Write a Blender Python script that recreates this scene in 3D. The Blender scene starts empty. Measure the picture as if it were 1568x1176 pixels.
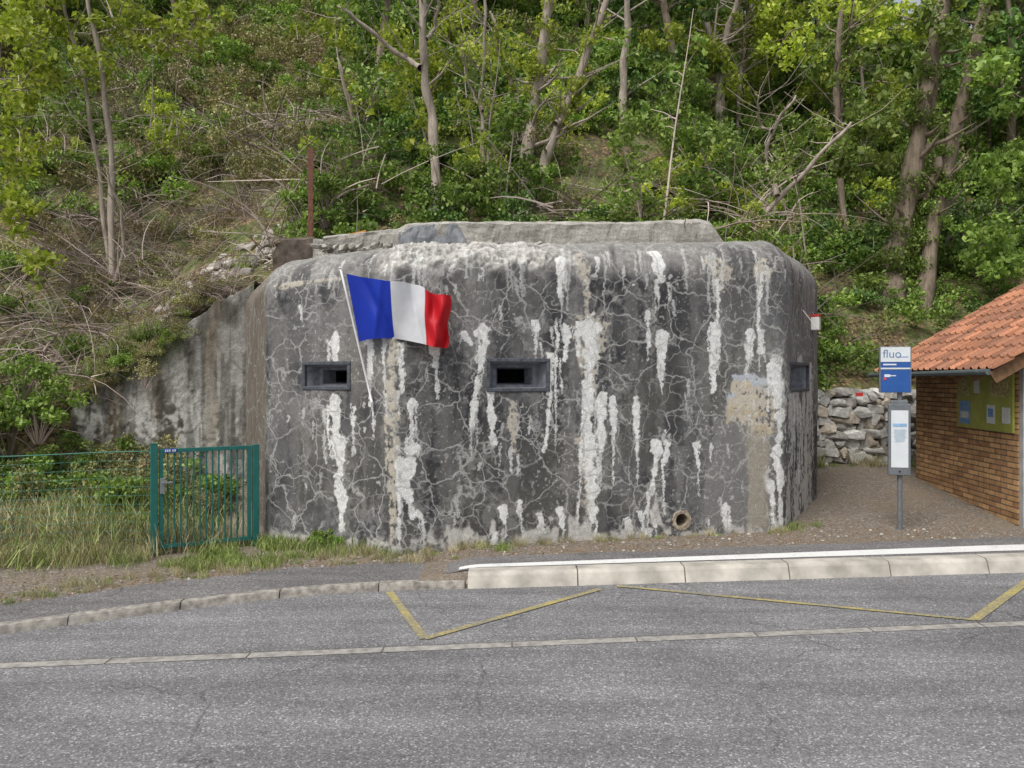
import bpy, math, random
import numpy as np
from mathutils import Vector, Matrix
rng=np.random.default_rng(7); random.seed(7)
F=1170.; CX=784.; HY=580.; CH=2.1     # survey constants: focal (px), principal column, horizon row, eye height
def W(px,py,d): return np.array(((px-CX)/F*d, d, CH-(py-HY)/F*d))
scene=bpy.context.scene
# ---------------------------------------------------------------- noise
_T=rng.random((256,256))
def vn(x,y,seed=0):
    x=np.asarray(x,float)+seed*17.31; y=np.asarray(y,float)+seed*9.77
    xi=np.floor(x).astype(int); yi=np.floor(y).astype(int); fx=x-xi; fy=y-yi
    fx=fx*fx*(3-2*fx); fy=fy*fy*(3-2*fy)
    a=_T[xi&255,yi&255]; b=_T[(xi+1)&255,yi&255]; c=_T[xi&255,(yi+1)&255]; d=_T[(xi+1)&255,(yi+1)&255]
    return (a*(1-fx)+b*fx)*(1-fy)+(c*(1-fx)+d*fx)*fy
def fbm(x,y,seed=0,o=4):
    s=0;a=.5;t=0
    for i in range(o):
        s=s+a*vn(np.asarray(x)*2**i,np.asarray(y)*2**i,seed+i*3.1); t+=a; a*=.5
    return s/t
def sst(a,b,x):
    t=np.clip((np.asarray(x)-a)/(b-a),0,1); return t*t*(3-2*t)
# ---------------------------------------------------------------- node helpers
def newmat(name):
    m=bpy.data.materials.new(name); m.use_nodes=True; nt=m.node_tree
    for n in list(nt.nodes): nt.nodes.remove(n)
    out=nt.nodes.new('ShaderNodeOutputMaterial'); p=nt.nodes.new('ShaderNodeBsdfPrincipled')
    nt.links.new(p.outputs[0],out.inputs[0]); p.inputs['Roughness'].default_value=.85
    p.inputs['Specular IOR Level'].default_value=.3
    return m,nt,p,out
def N(nt,t,**k):
    n=nt.nodes.new(t)
    for a,b in k.items(): setattr(n,a,b)
    return n
def L(nt,a,b): nt.links.new(a,b)
def c4(c): return (c[0],c[1],c[2],1)
def pos(nt,scale=(1,1,1),obj=False):
    if obj:
        g=N(nt,'ShaderNodeTexCoord'); o=g.outputs['Object']
    else:
        g=N(nt,'ShaderNodeNewGeometry'); o=g.outputs['Position']
    m=N(nt,'ShaderNodeMapping'); m.inputs['Scale'].default_value=scale; L(nt,o,m.inputs[0]); return m.outputs[0]
def noise(nt,v,scale,detail=3,rough=.55):
    n=N(nt,'ShaderNodeTexNoise'); n.inputs['Scale'].default_value=scale; n.inputs['Detail'].default_value=detail; n.inputs['Roughness'].default_value=rough
    L(nt,v,n.inputs['Vector']); return n.outputs['Fac']
def ramp(nt,f,stops):
    r=N(nt,'ShaderNodeValToRGB'); e=r.color_ramp.elements
    while len(e)<len(stops): e.new(.5)
    for i,(p,c) in enumerate(stops):
        e[i].position=p; e[i].color=c4(c) if hasattr(c,'__len__') else (c,c,c,1)
    L(nt,f,r.inputs[0]); return r.outputs[0]
def mix(nt,f,a,b,mode='MIX'):
    m=N(nt,'ShaderNodeMix',data_type='RGBA',blend_type=mode)
    for s,v in ((m.inputs[0],f),(m.inputs[6],a),(m.inputs[7],b)):
        if hasattr(v,'is_output'): L(nt,v,s)
        elif hasattr(v,'__len__'): s.default_value=c4(v)
        else: s.default_value=v
    return m.outputs[2]
def bump(nt,p,h,strength=.4,dist=.01):
    b=N(nt,'ShaderNodeBump'); b.inputs['Strength'].default_value=strength; b.inputs['Distance'].default_value=dist
    L(nt,h,b.inputs['Height']); L(nt,b.outputs[0],p.inputs['Normal'])
def simple(name,col,rough=.7,var=.25,scale=8,metal=0,bmp=0,obj=False,spec=.3):
    m,nt,p,o=newmat(name); v=pos(nt,obj=obj); f=noise(nt,v,scale,5)
    a=[x*(1-var) for x in col]; b=[min(1,x*(1+var)) for x in col]
    L(nt,ramp(nt,f,[(.3,a),(.7,b)]),p.inputs['Base Color']); p.inputs['Roughness'].default_value=rough
    p.inputs['Metallic'].default_value=metal; p.inputs['Specular IOR Level'].default_value=spec
    if bmp: bump(nt,p,noise(nt,v,scale*8,4),.5,bmp)
    return m
def colmat(name,rough=.8,bs=60,bd=.004,var=.2):
    m,nt,p,o=newmat(name); a=N(nt,'ShaderNodeVertexColor',layer_name='Col'); v=pos(nt)
    f=noise(nt,v,bs,4); k=ramp(nt,f,[(.3,1-var),(.7,1+var)])
    L(nt,mix(nt,1.,a.outputs[0],k,'MULTIPLY'),p.inputs['Base Color']); p.inputs['Roughness'].default_value=rough
    bump(nt,p,f,.6,bd); return m
# ---------------------------------------------------------------- mesh helpers
def link(o,parent=None):
    scene.collection.objects.link(o)
    if parent: o.parent=parent
    return o
def empty(name,loc=(0,0,0)):
    e=bpy.data.objects.new(name,None); e.location=loc; e.empty_display_size=.2; return link(e)
def mesh_np(name,V,Q,mats=(),col=None,mi=None,smooth=False):
    me=bpy.data.meshes.new(name); V=np.ascontiguousarray(V,dtype=np.float32); Q=np.ascontiguousarray(Q,dtype=np.int32)
    me.vertices.add(len(V)); me.vertices.foreach_set('co',V.ravel())
    k=Q.shape[1]; me.loops.add(Q.size); me.loops.foreach_set('vertex_index',Q.ravel())
    me.polygons.add(len(Q)); me.polygons.foreach_set('loop_start',np.arange(0,Q.size,k,dtype=np.int32))
    if mi is not None: me.polygons.foreach_set('material_index',np.asarray(mi,dtype=np.int32))
    me.update(calc_edges=True)
    me.polygons.foreach_set('use_smooth',np.full(len(Q),smooth))
    if col is not None:
        ca=me.color_attributes.new('Col','FLOAT_COLOR','POINT'); c=np.ones((len(V),4),np.float32); c[:,:3]=col if np.ndim(col)==2 else np.asarray(col)[:,None]
        ca.data.foreach_set('color',c.ravel())
    for m in mats: me.materials.append(m)
    return me
def obj_np(name,V,Q,mat,parent=None,**k):
    me=mesh_np(name,V,Q,[mat] if mat else [],**k); return link(bpy.data.objects.new(name,me),parent)
class Acc:
    def __init__(s): s.v=[];s.q=[];s.c=[];s.m=[];s.n=0
    def add(s,V,Q,c=.5,m=0):
        V=np.asarray(V,float);Q=np.asarray(Q,int); s.v.append(V); s.q.append(Q+s.n); s.n+=len(V)
        c=np.asarray(c,float)
        if c.ndim==0: c=np.full((len(V),3),float(c))
        elif c.ndim==1 and len(c)==3 and len(V)!=3: c=np.tile(c,(len(V),1))
        elif c.ndim==1: c=np.repeat(c[:,None],3,1)
        s.c.append(c); s.m.append(np.full(len(Q),m))
        return s
    def box(s,c,size,ax=None,c_=.5,m=0):
        ax=np.eye(3) if ax is None else np.asarray(ax,float)
        h=np.asarray(size)/2.; P=np.array([[x,y,z] for z in(-1,1) for y in(-1,1) for x in(-1,1)])*h
        return s.add(np.asarray(c)+P@ax,[[0,2,3,1],[4,5,7,6],[0,1,5,4],[2,6,7,3],[0,4,6,2],[1,3,7,5]],c_,m)
    def tube(s,pts,rad,n=8,c=.5,m=0,cap=True):
        pts=np.asarray(pts,float); rad=np.broadcast_to(np.asarray(rad,float),(len(pts),))
        T=np.gradient(pts,axis=0); T/=np.linalg.norm(T,axis=1)[:,None]+1e-9
        ref=np.array([0,0,1.]) if abs(T[0][2])<.9 else np.array([1.,0,0])
        V=[]
        for p,t,r in zip(pts,T,rad):
            a=np.cross(t,ref); a/=np.linalg.norm(a)+1e-9; b=np.cross(t,a)
            th=np.arange(n)*2*math.pi/n
            V.append(p+r*(np.cos(th)[:,None]*a+np.sin(th)[:,None]*b))
        V=np.concatenate(V); Q=[]
        for i in range(len(pts)-1):
            for j in range(n):
                Q.append([i*n+j,i*n+(j+1)%n,(i+1)*n+(j+1)%n,(i+1)*n+j])
        if cap and n%2==0:
            for base in(0,(len(pts)-1)*n):
                for j in range(0,n//2-1):
                    Q.append([base+j,base+j+1,base+n-2-j,base+n-1-j])
        return s.add(V,Q,c,m)
    def mesh(s,name,mats,smooth=False):
        return mesh_np(name,np.concatenate(s.v),np.concatenate(s.q),mats,col=np.concatenate(s.c),mi=np.concatenate(s.m),smooth=smooth)
    def obj(s,name,mats,parent=None,smooth=False,bevel=0):
        if not isinstance(mats,(list,tuple)): mats=[mats]
        o=link(bpy.data.objects.new(name,s.mesh(name,mats,smooth)),parent)
        if bevel:
            b=o.modifiers.new('b','BEVEL'); b.width=bevel; b.segments=2; b.limit_method='ANGLE'
        return o
# ---------------------------------------------------------------- terrain definition
KX=[-40,-10,-6,-4.2,-3.36,-2.39,-1.27,-.38,5.54,20,60]; KY=[-14,2.6,5.2,6.27,6.73,7.27,7.58,7.63,8.27,9.87,14.3]
BX=[-40,-10.5,-6.4,-4.59,-3.48,-2.34,-.76,-.3]; BY=[-12,3.3,5.7,6.85,7.62,8.2,8.5,8.5]
def K(x):
    x=np.asarray(x,float); return sum(np.interp(x+o,KX,KY) for o in (-.5,-.25,0,.25,.5))/5
def Bk(x): return np.interp(x,BX,BY)
HX=[-90,-40,-9,-6.9,-4.3,-3.5,4.5,5.0,5.6,9,40,90]
HYs=[4,8.6,10.3,12.06,12.06,12.6,12.6,14.75,14.85,15.3,18,22]
HB=[.4,.4,.5,1.75,3.4,3.75,3.85,3.0,1.75,1.8,1.8,1.8]
def Ys(x): return np.interp(x,HX,HYs)
def nearz(x): return np.interp(x,[-.95,-.35],[.07,.13])
def hz(x,y):
    x=np.asarray(x,float); y=np.asarray(y,float); k=K(x)+.06; ys=Ys(x); e=np.interp(x,[-9,-4.2,4.8,5.5,9],[.5,.6,.3,.5,.5])
    nz=nearz(x); t=np.clip((y-10)/np.maximum(ys-10,.3),0,1)
    flat=nz+t*(e-nz)+.02*(fbm(x*1.5,y*1.5,3)-.5)*(y>9.6)
    hd=np.maximum(y-ys,0)
    hill=np.interp(x,HX,HB)+.74*hd+ (fbm(x*.35,y*.35,5)-.5)*np.minimum(hd,3)*.6+(fbm(x*1.7,y*1.7,8)-.5)*.25*np.minimum(hd,1)
    hill=np.where(hd>26,hill-.3*(hd-26),hill)
    return np.where(y<k,-.06,np.where(y>ys+.01,hill,flat))
def ray_hill(px,py):
    for d in np.arange(9.8,60,.05):
        p=W(px,py,d)
        if hz(p[0],p[1])>=p[2]: return p
    return W(px,py,40)
# ---------------------------------------------------------------- materials
def asphalt(name,base):
    m,nt,p,o=newmat(name); v=pos(nt)
    vo=N(nt,'ShaderNodeTexVoronoi'); vo.inputs['Scale'].default_value=95; L(nt,v,vo.inputs['Vector'])
    s=N(nt,'ShaderNodeSeparateColor'); L(nt,vo.outputs['Color'],s.inputs[0])
    g=ramp(nt,s.outputs[0],[(0,.55),(.55,.92),(.88,1.18),(1,2.2)])
    big=ramp(nt,noise(nt,v,.55,6,.65),[(.3,.76),(.7,1.2)])
    mp=pos(nt,(.3,2.8,1)); band=ramp(nt,noise(nt,mp,1.2,5,.65),[(.35,.82),(.65,1.15)])
    c=mix(nt,1.,g,big,'MULTIPLY'); c=mix(nt,1.,c,band,'MULTIPLY')
    f=ramp(nt,noise(nt,v,210,2),[(.3,.8),(.7,1.2)]); c=mix(nt,1.,c,f,'MULTIPLY')
    vc=N(nt,'ShaderNodeTexVoronoi',feature='DISTANCE_TO_EDGE'); vc.inputs['Scale'].default_value=.45
    nz=N(nt,'ShaderNodeTexNoise'); nz.inputs['Scale'].default_value=2.2; nz.inputs['Detail'].default_value=6; L(nt,v,nz.inputs['Vector'])
    L(nt,mix(nt,.5,v,nz.outputs['Color'],'ADD'),vc.inputs['Vector'])
    cr=ramp(nt,vc.outputs['Distance'],[(0,.5),(.006,1.)]); c=mix(nt,ramp(nt,noise(nt,v,.7,2),[(.46,0.),(.56,.9)]),c,mix(nt,1.,c,cr,'MULTIPLY'))
    c=mix(nt,1.,base,c,'MULTIPLY'); L(nt,c,p.inputs['Base Color']); p.inputs['Roughness'].default_value=.9
    bump(nt,p,s.outputs[0],.4,.003); return m
M_road=asphalt('asphalt_road',(.188,.184,.187))
M_walk=asphalt('asphalt_pavement',(.165,.158,.156))
M_kerb=simple('kerb_concrete',(.42,.39,.34),.85,.35,3.5,bmp=.004)
M_kstone=simple('kerb_stone',(.27,.25,.22),.85,.5,14,bmp=.01)
M_gutter=simple('gutter_concrete',(.29,.275,.25),.85,.35,12,bmp=.003)
def worn(name,col,under,th=.5,sc=30):
    m,nt,p,o=newmat(name); v=pos(nt); f=noise(nt,v,sc,6,.75); f2=noise(nt,v,3,3)
    fm=mix(nt,.35,f,f2); k=ramp(nt,fm,[(th-.07,0.),(th+.06,1.)]); L(nt,mix(nt,k,under,col),p.inputs['Base Color']); p.inputs['Roughness'].default_value=.8
    return m
M_white=worn('road_paint_white',(.66,.66,.64),(.33,.33,.32),.41)
M_yell=worn('road_paint_yellow',(.40,.33,.11),(.19,.18,.15),.51)
def groundmat():
    m,nt,p,o=newmat('ground_soil'); v=pos(nt)
    vo=N(nt,'ShaderNodeTexVoronoi'); vo.inputs['Scale'].default_value=48; L(nt,v,vo.inputs['Vector'])
    s=N(nt,'ShaderNodeSeparateColor'); L(nt,vo.outputs['Color'],s.inputs[0])
    gr=ramp(nt,s.outputs[0],[(0,(.105,.085,.068)),(.5,(.175,.145,.118)),(.85,(.225,.195,.165)),(1,(.38,.34,.29))])
    ga=mix(nt,ramp(nt,noise(nt,v,2.2,5),[(.35,0.),(.7,.7)]),gr,(.19,.15,.105))
    v2=N(nt,'ShaderNodeTexVoronoi'); v2.inputs['Scale'].default_value=17; L(nt,v,v2.inputs['Vector']); s2=N(nt,'ShaderNodeSeparateColor'); L(nt,v2.outputs['Color'],s2.inputs[0])
    litter=ramp(nt,s2.outputs[1],[(0,(.045,.035,.02)),(.4,(.11,.08,.045)),(.7,(.18,.13,.07)),(1,(.34,.24,.13))])
    green=ramp(nt,s2.outputs[2],[(0,(.035,.055,.018)),(1,(.15,.19,.055))])
    hil=mix(nt,ramp(nt,noise(nt,v,1.6,6,.7),[(.42,0.),(.56,.85)]),litter,green)
    sp=N(nt,'ShaderNodeSeparateXYZ'); L(nt,v,sp.inputs[0])
    k=ramp(nt,sp.outputs[2],[(.55,0.),(.9,1.)])
    L(nt,mix(nt,k,ga,hil),p.inputs['Base Color']); p.inputs['Roughness'].default_value=.95
    bump(nt,p,mix(nt,k,s.outputs[0],s2.outputs[0]),.9,.02); return m
M_ground=groundmat()
def leafmat(name,a,b,c,dry=(.22,.16,.08),dryk=.5,trans=.3):
    m,nt,p,o=newmat(name); at=N(nt,'ShaderNodeVertexColor',layer_name='Col'); s=N(nt,'ShaderNodeSeparateColor'); L(nt,at.outputs[0],s.inputs[0])
    col=ramp(nt,s.outputs[0],[(0,a),(.5,b),(1,c)])
    oi=N(nt,'ShaderNodeObjectInfo'); k=ramp(nt,oi.outputs['Random'],[(0,.66),(.5,1.),(1,1.32)])
    col=mix(nt,1.,col,k,'MULTIPLY')
    if dryk:
        mm=N(nt,'ShaderNodeMath',operation='MULTIPLY'); mm.inputs[1].default_value=7.31; L(nt,oi.outputs['Random'],mm.inputs[0]); fr=N(nt,'ShaderNodeMath',operation='FRACT'); L(nt,mm.outputs[0],fr.inputs[0])
        col=mix(nt,ramp(nt,fr.outputs[0],[(.5,0.),(1.,dryk)]),col,dry)
    L(nt,col,p.inputs['Base Color']); p.inputs['Roughness'].default_value=.5
    if trans:
        t=N(nt,'ShaderNodeBsdfTranslucent'); L(nt,mix(nt,1.,col,(1.15,1.3,.6),'MULTIPLY'),t.inputs[0]); ms=N(nt,'ShaderNodeMixShader'); ms.inputs[0].default_value=trans
        L(nt,p.outputs[0],ms.inputs[1]); L(nt,t.outputs[0],ms.inputs[2]); L(nt,ms.outputs[0],o.inputs[0])
    return m
LF_mid=leafmat('leaf_green',(.085,.145,.03),(.185,.29,.06),(.34,.44,.11),dryk=.2)
LF_yel=leafmat('leaf_yellowgreen',(.20,.26,.04),(.38,.45,.065),(.56,.58,.13),dryk=.1,trans=.4)
LF_dark=leafmat('leaf_dark',(.045,.09,.025),(.095,.18,.042),(.19,.29,.07),dryk=.15,trans=.15)
LF_olive=leafmat('leaf_olive',(.14,.145,.06),(.27,.28,.10),(.42,.39,.19),dry=(.28,.19,.13),dryk=.75,trans=.15)
M_twig=leafmat('dry_twig',(.15,.11,.095),(.30,.235,.205),(.48,.40,.35),dryk=.0,trans=0.)
M_straw=leafmat('dry_grass',(.20,.18,.09),(.40,.35,.19),(.60,.53,.34),dryk=.5,dry=(.20,.23,.08),trans=0.)
M_grass=leafmat('green_grass',(.09,.14,.035),(.20,.28,.065),(.34,.38,.13),dryk=.4,dry=(.36,.30,.17),trans=.1)
def barkmat(name,a,b,sc=9):
    m,nt,p,o=newmat(name); v=pos(nt,(1,1,.25)); f=noise(nt,v,sc,6,.7); L(nt,ramp(nt,f,[(.3,a),(.7,b)]),p.inputs['Base Color']); bump(nt,p,f,.8,.02); return m
M_bark=barkmat('bark',(.09,.07,.045),(.34,.27,.21)); M_barkp=barkmat('bark_pale',(.17,.14,.11),(.50,.43,.36))
# ---------------------------------------------------------------- world / light / camera
w=bpy.data.worlds.new('World'); scene.world=w; w.use_nodes=True; nt=w.node_tree
bg=nt.nodes['Background']; sky=nt.nodes.new('ShaderNodeTexSky'); sky.sky_type='NISHITA'; sky.sun_disc=False
SE,SA=math.radians(55),math.radians(215)
sky.sun_elevation=SE; sky.sun_rotation=SA; sky.dust_density=3.; sky.air_density=1.2
hs=nt.nodes.new('ShaderNodeHueSaturation'); hs.inputs['Saturation'].default_value=.35
nt.links.new(sky.outputs[0],hs.inputs['Color']); nt.links.new(hs.outputs[0],bg.inputs[0]); bg.inputs[1].default_value=.15
sl=bpy.data.lights.new('sun','SUN'); sl.energy=3.0; sl.angle=math.radians(30); sl.color=(1,.97,.925)
so=link(bpy.data.objects.new('sun',sl)); dv=Vector((math.sin(SA)*math.cos(SE),math.cos(SA)*math.cos(SE),math.sin(SE)))
so.rotation_euler=dv.to_track_quat('Z','Y').to_euler(); so.location=(0,0,30)
cam=bpy.data.cameras.new('camera'); co=link(bpy.data.objects.new('camera',cam)); co.location=(0,0,CH); co.rotation_euler=(math.radians(90),0,0)
cam.sensor_width=36; cam.lens=F/1568*36; cam.shift_y=-8/1568; cam.clip_end=500; scene.camera=co
scene.view_settings.view_transform='Standard'; scene.view_settings.look='None'; scene.view_settings.exposure=0
# ---------------------------------------------------------------- terrain mesh
xs=np.concatenate([[-90,-70,-50,-40,-32],np.arange(-26,26.01,.2),[30,35,42,55,90]])
fr=np.linspace(0,1,26); hr=np.concatenate([np.linspace(.02,14,80),np.linspace(14.5,70,60)])
cols=[]
for x in xs:
    k=float(K(x))+.06; ys=float(Ys(x))
    cols.append(np.concatenate([[-60,-25,-8,0] if k>0.5 else [-60,-50,-40,-30],[k-.02],k+.01+(ys-k-.02)*fr,ys+hr]))
YY=np.array(cols); XX=np.repeat(xs[:,None],YY.shape[1],1); ZZ=hz(XX,YY)
V=np.stack([XX,YY,ZZ],-1).reshape(-1,3); nr=YY.shape[1]
i,j=np.meshgrid(np.arange(len(xs)-1),np.arange(nr-1),indexing='ij'); b=(i*nr+j).ravel()
obj_np('ground_hillside',V,np.stack([b,b+nr,b+nr+1,b+1],1),M_ground,smooth=True)
# ---------------------------------------------------------------- ribbons: road etc
def ribbon(name,xs,y0,y1,z,mat,parent=None,z1=None):
    n=len(xs); z=np.broadcast_to(z,(n,)); z1=z if z1 is None else np.broadcast_to(z1,(n,))
    V=np.concatenate([np.stack([xs,y0,z],1),np.stack([xs,y1,z1],1)]); q=np.arange(n-1)
    return obj_np(name,V,np.stack([q,q+1,q+1+n,q+n],1),mat,parent)
x=np.concatenate([np.arange(-40,-10,2),np.arange(-10,8,.1),np.arange(8,61,2)])
ribbon('road',x,np.full(len(x),-40.)+0*x,K(x)+.02,0.,M_road)
gx=np.arange(-30,40,.2); gy=6.03+.119*gx+np.where(gx<-3.7,-.02*(gx+3.7)**2,0)
ribbon('concrete_gutter_strip',gx,gy-.055,gy+.055,.004,M_gutter)
ribbon('gutter_edge_joint',gx,gy+.056,gy+.068,.0042,simple('joint_fill',(.09,.085,.08)),bpy.data.objects['concrete_gutter_strip'])  # thin dark joint line along the far edge of the strip
A=Acc()
for q in np.arange(-12,14,1.0): A.box((q,6.03+.119*q,.0045),(.012,.108,.004),c_=.1)
A.obj('gutter_joints',simple('joint_dark',(.12,.11,.10)),bpy.data.objects['concrete_gutter_strip'])
def kerbrun(name,x0,x1,w,h,mat,slope,seg,gap=.008,jit=.004):
    A=Acc(); t=x0
    while t<x1:
        e=min(t+seg*(.9+.2*random.random() if seg<1 else 1),x1); xx=np.linspace(t+gap/2,e-gap/2,7); k=K(xx)
        prof=[(0,-.03),(slope*.8,h-.03),(slope*.95+.006,h-.008),(slope+.03,h),(w,h),(w,-.03)];n=len(prof)
        V=[];dz=random.uniform(-jit,jit);dy=random.uniform(-jit,jit)*.7
        for a,bb in zip(xx,k):
            for (u,z) in prof: V.append((a,bb+u+dy,z+dz*(z>0)))
        Q=[]
        for i in range(6):
            for j in range(n-1): Q.append([i*n+j,(i+1)*n+j,(i+1)*n+j+1,i*n+j+1])
        for b0 in (0,6*n): Q+=[[b0,b0+1,b0+4,b0+5],[b0+1,b0+2,b0+3,b0+4]]
        A.add(V,Q,.5); t=e
    return A.obj(name,mat)
kerbrun('kerb_stone_row',-9.5,-.47,.12,.075,M_kstone,.02,.85,.010,.003)
kerbrun('bus_stop_kerb',-.45,26,.27,.15,M_kerb,.07,1.12,.014)
x=np.arange(-12,-.28,.1); ribbon('pavement',x,K(x)+.11,Bk(x)+.05*(fbm(x*3,x*0,9)-.5)*2,.074,M_walk)
x=np.arange(-.8,26,.1); ribbon('bus_stop_platform',x,K(x)+.24,K(x)+np.interp(x,[-.8,5,9],[.72,1.05,1.2])+.06*(fbm(x*2,x*0,9)-.5)*2,np.interp(x,[-.8,-.4],[.079,.143]),M_walk)
x=np.arange(-.55,26,.1); ribbon('platform_edge_line',x,K(x)+np.interp(x,[-.5,5.5],[.275,.40]),K(x)+np.interp(x,[-.5,5.5],[.40,.68]),np.interp(x,[-.8,-.4],[.084,.148]),M_white)
def G(px,py,z=0): d=(CH-z)*F/(py-HY); return np.array(((px-CX)/F*d,d))
A=Acc()
def stripe(p,q,wd):
    p=np.array(p);q=np.array(q);t=(q-p)/np.linalg.norm(q-p);n=np.array((-t[1],t[0]))*wd/2
    A.add([(*(p-n),.008),(*(q-n),.008),(*(q+n),.008),(*(p+n),.008)],[[0,1,2,3]])
z1,z2,z3,z4,z5,z6=G(596,907),G(650,979),G(918,903),G(945,898),G(1492,950),G(1575,889)
stripe(z1,z2,.075);A.v[-1][:,2]=.0075;stripe(z2,z3,.07);stripe(z4,z5,.06);stripe(z5,z6,.085);A.v[-1][:,2]=.0075
A.obj('bus_bay_zigzag_marking',M_yell)
# ================================================================= BUNKER
PL=[(-4.35,14.8),(-4.19,12.0),(-3.04,9.46),(-1.36,8.8),(3.54,9.9),(4.80,12.0),(5.05,14.9)]
RR=[0,.2,.16,.10,.30,.2,0]
def round_poly(P,R):
    out=[];P=[np.array(p,float) for p in P]
    for i,p in enumerate(P):
        if R[i]==0: out.append(p);continue
        a=P[i-1]-p;b=P[i+1]-p;a/=np.linalg.norm(a);b/=np.linalg.norm(b);ang=math.acos(np.dot(a,b))
        t=R[i]/math.tan(ang/2); p0=p+a*t;p1=p+b*t
        for u in np.linspace(0,1,9): out.append((1-u)**2*p0+2*u*(1-u)*p+u*u*p1)
    return np.array(out)
rp=round_poly(PL,RR); sl_=np.concatenate([[0],np.cumsum(np.linalg.norm(np.diff(rp,axis=0),axis=1))])
sC=sl_[np.argmin(np.linalg.norm(rp-np.array(PL[2]),axis=1))]; sA=sl_[np.argmin(np.linalg.norm(rp-np.array(PL[3]),axis=1))]
sB=sl_[np.argmin(np.linalg.norm(rp-np.array(PL[4]),axis=1))]; sD=sl_[np.argmin(np.linalg.norm(rp-np.array(PL[5]),axis=1))]
S=np.concatenate([np.arange(0,sC-.4,.04),np.arange(sC-.4,sB+.4,.0085),np.arange(sB+.4,sD,.015),np.arange(sD,sl_[-1],.05)])
PX=np.interp(S,sl_,rp[:,0]);PY=np.interp(S,sl_,rp[:,1])
ss=np.arange(0,sl_[-1],.01); qx=np.interp(ss,sl_,rp[:,0]);qy=np.interp(ss,sl_,rp[:,1])
nx=-np.gradient(qy);ny=np.gradient(qx); ln=np.hypot(nx,ny);nx/=ln;ny/=ln
ker=np.exp(-np.linspace(-2,2,121)**2);ker/=ker.sum()
pad=60; sx=np.convolve(np.pad(nx,pad,'edge'),ker,'valid');sy=np.convolve(np.pad(ny,pad,'edge'),ker,'valid')
NX=np.interp(S,ss,sx);NY=np.interp(S,ss,sy);ll=np.hypot(NX,NY);NX/=ll;NY/=ll
ratio=PX/PY; vis=np.where((S>sC-.1)&(S<sD))[0]
def wall_s(px): return float(np.interp((px-CX)/F,ratio[vis],S[vis]))
def wall_d(px): return float(np.interp((px-CX)/F,ratio[vis],PY[vis]))
def wsz(px,py): d=wall_d(px); return np.array((wall_s(px),CH-(py-HY)/F*d))
def ztop(s): return np.interp(s,[sC,sB],[3.62,3.95])
Rr=.46
nv=360
tv=np.linspace(0,1,nv); th=np.linspace(0,math.pi/2,46)[1:]
zt=ztop(S); 
VV=[];SP=[];ZP=[]
for t in tv:
    z=-.1+(zt-Rr+.1)*t; VV.append(np.stack([PX,PY,z],1)); ZP.append(z); SP.append(S)
for a in th:
    ins=Rr*(1-math.cos(a)); z=zt-Rr+Rr*math.sin(a)*1.0
    VV.append(np.stack([PX+NX*ins,PY+NY*ins,z],1)); ZP.append(zt-Rr+Rr*a); SP.append(S)
cen=np.array((.3,14.0))
top=VV[-1].copy()
for u in (.02,.04,.07,.1,.14,.3,.6,.97):
    q=top.copy(); q[:,0]=top[:,0]*(1-u)+cen[0]*u; q[:,1]=top[:,1]*(1-u)+cen[1]*u; q[:,2]=top[:,2]*(1-u)+3.98*u+.04*u; VV.append(q); ZP.append(ZP[-1]+.06);SP.append(S)
VV=np.array(VV);ZP=np.array(ZP);SP=np.array(SP)
nrw,ncl=ZP.shape; s=SP.ravel(); z=ZP.ravel()
warp=s+.030*(fbm(s*7,z*4,1)-.5)*2+.014*(vn(s*45,z*36,2)-.5)*2+.010*(vn(s*110,z*90,3)-.5)*2
nhf=.55*vn(s*85,z*65,4)+.45*vn(s*34,z*22,5)
mW=np.zeros(len(s));mC=np.zeros(len(s));mG=np.zeros(len(s))
def add_streak(arr,pts,wpx,k=1.,halo=True,kids=0):
    P=[wsz(*p) for p in pts]; wd=wpx/F*9.3/2*.74
    lo=np.min(P,0)-wd*4-.1;hi=np.max(P,0)+wd*4+.1
    ix=np.where((s>lo[0])&(s<hi[0])&(z>lo[1])&(z<hi[1]))[0]
    if len(ix)==0:return
    a=warp[ix];c=z[ix];best=np.full(len(ix),9.)
    for p,q in zip(P[:-1],P[1:]):
        dx,dy=q-p;L2=dx*dx+dy*dy+1e-9;t=np.clip(((a-p[0])*dx+(c-p[1])*dy)/L2,0,1)
        best=np.minimum(best,np.hypot(a-p[0]-t*dx,c-p[1]-t*dy))
    sd=random.random()*50
    tt=np.clip((P[0][1]-c)/(P[0][1]-P[-1][1]+1e-6),0,1)
    ww=wd*(-.25+2.3*fbm(s[ix]*7,c*9,sd,3))*(1.35-.75*tt)
    e=(ww-best)/(.24*wd+.003)
    m=np.clip(e*.6+.6+.7*(nhf[ix]-.42),0,1)*(e>-1.4); m=sst(.25,.7,m)*k
    arr[ix]=np.maximum(arr[ix],m)
    if halo:
        h=np.clip((ww*2.8-best)/(1.6*wd),0,1)*sst(.46,.66,fbm(s[ix]*24,c*8,sd+4,3))*.6*k
        mG[ix]=np.maximum(mG[ix],h)
    for _ in range(kids):
        (x0,y0)=random.choice(pts);x0+=random.uniform(-.6,.6)*wpx
        add_streak(arr,[(x0,y0),(x0+random.uniform(-3,3),y0+random.uniform(20,85))],random.uniform(2.5,5),k*random.uniform(.5,1),False)
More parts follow.
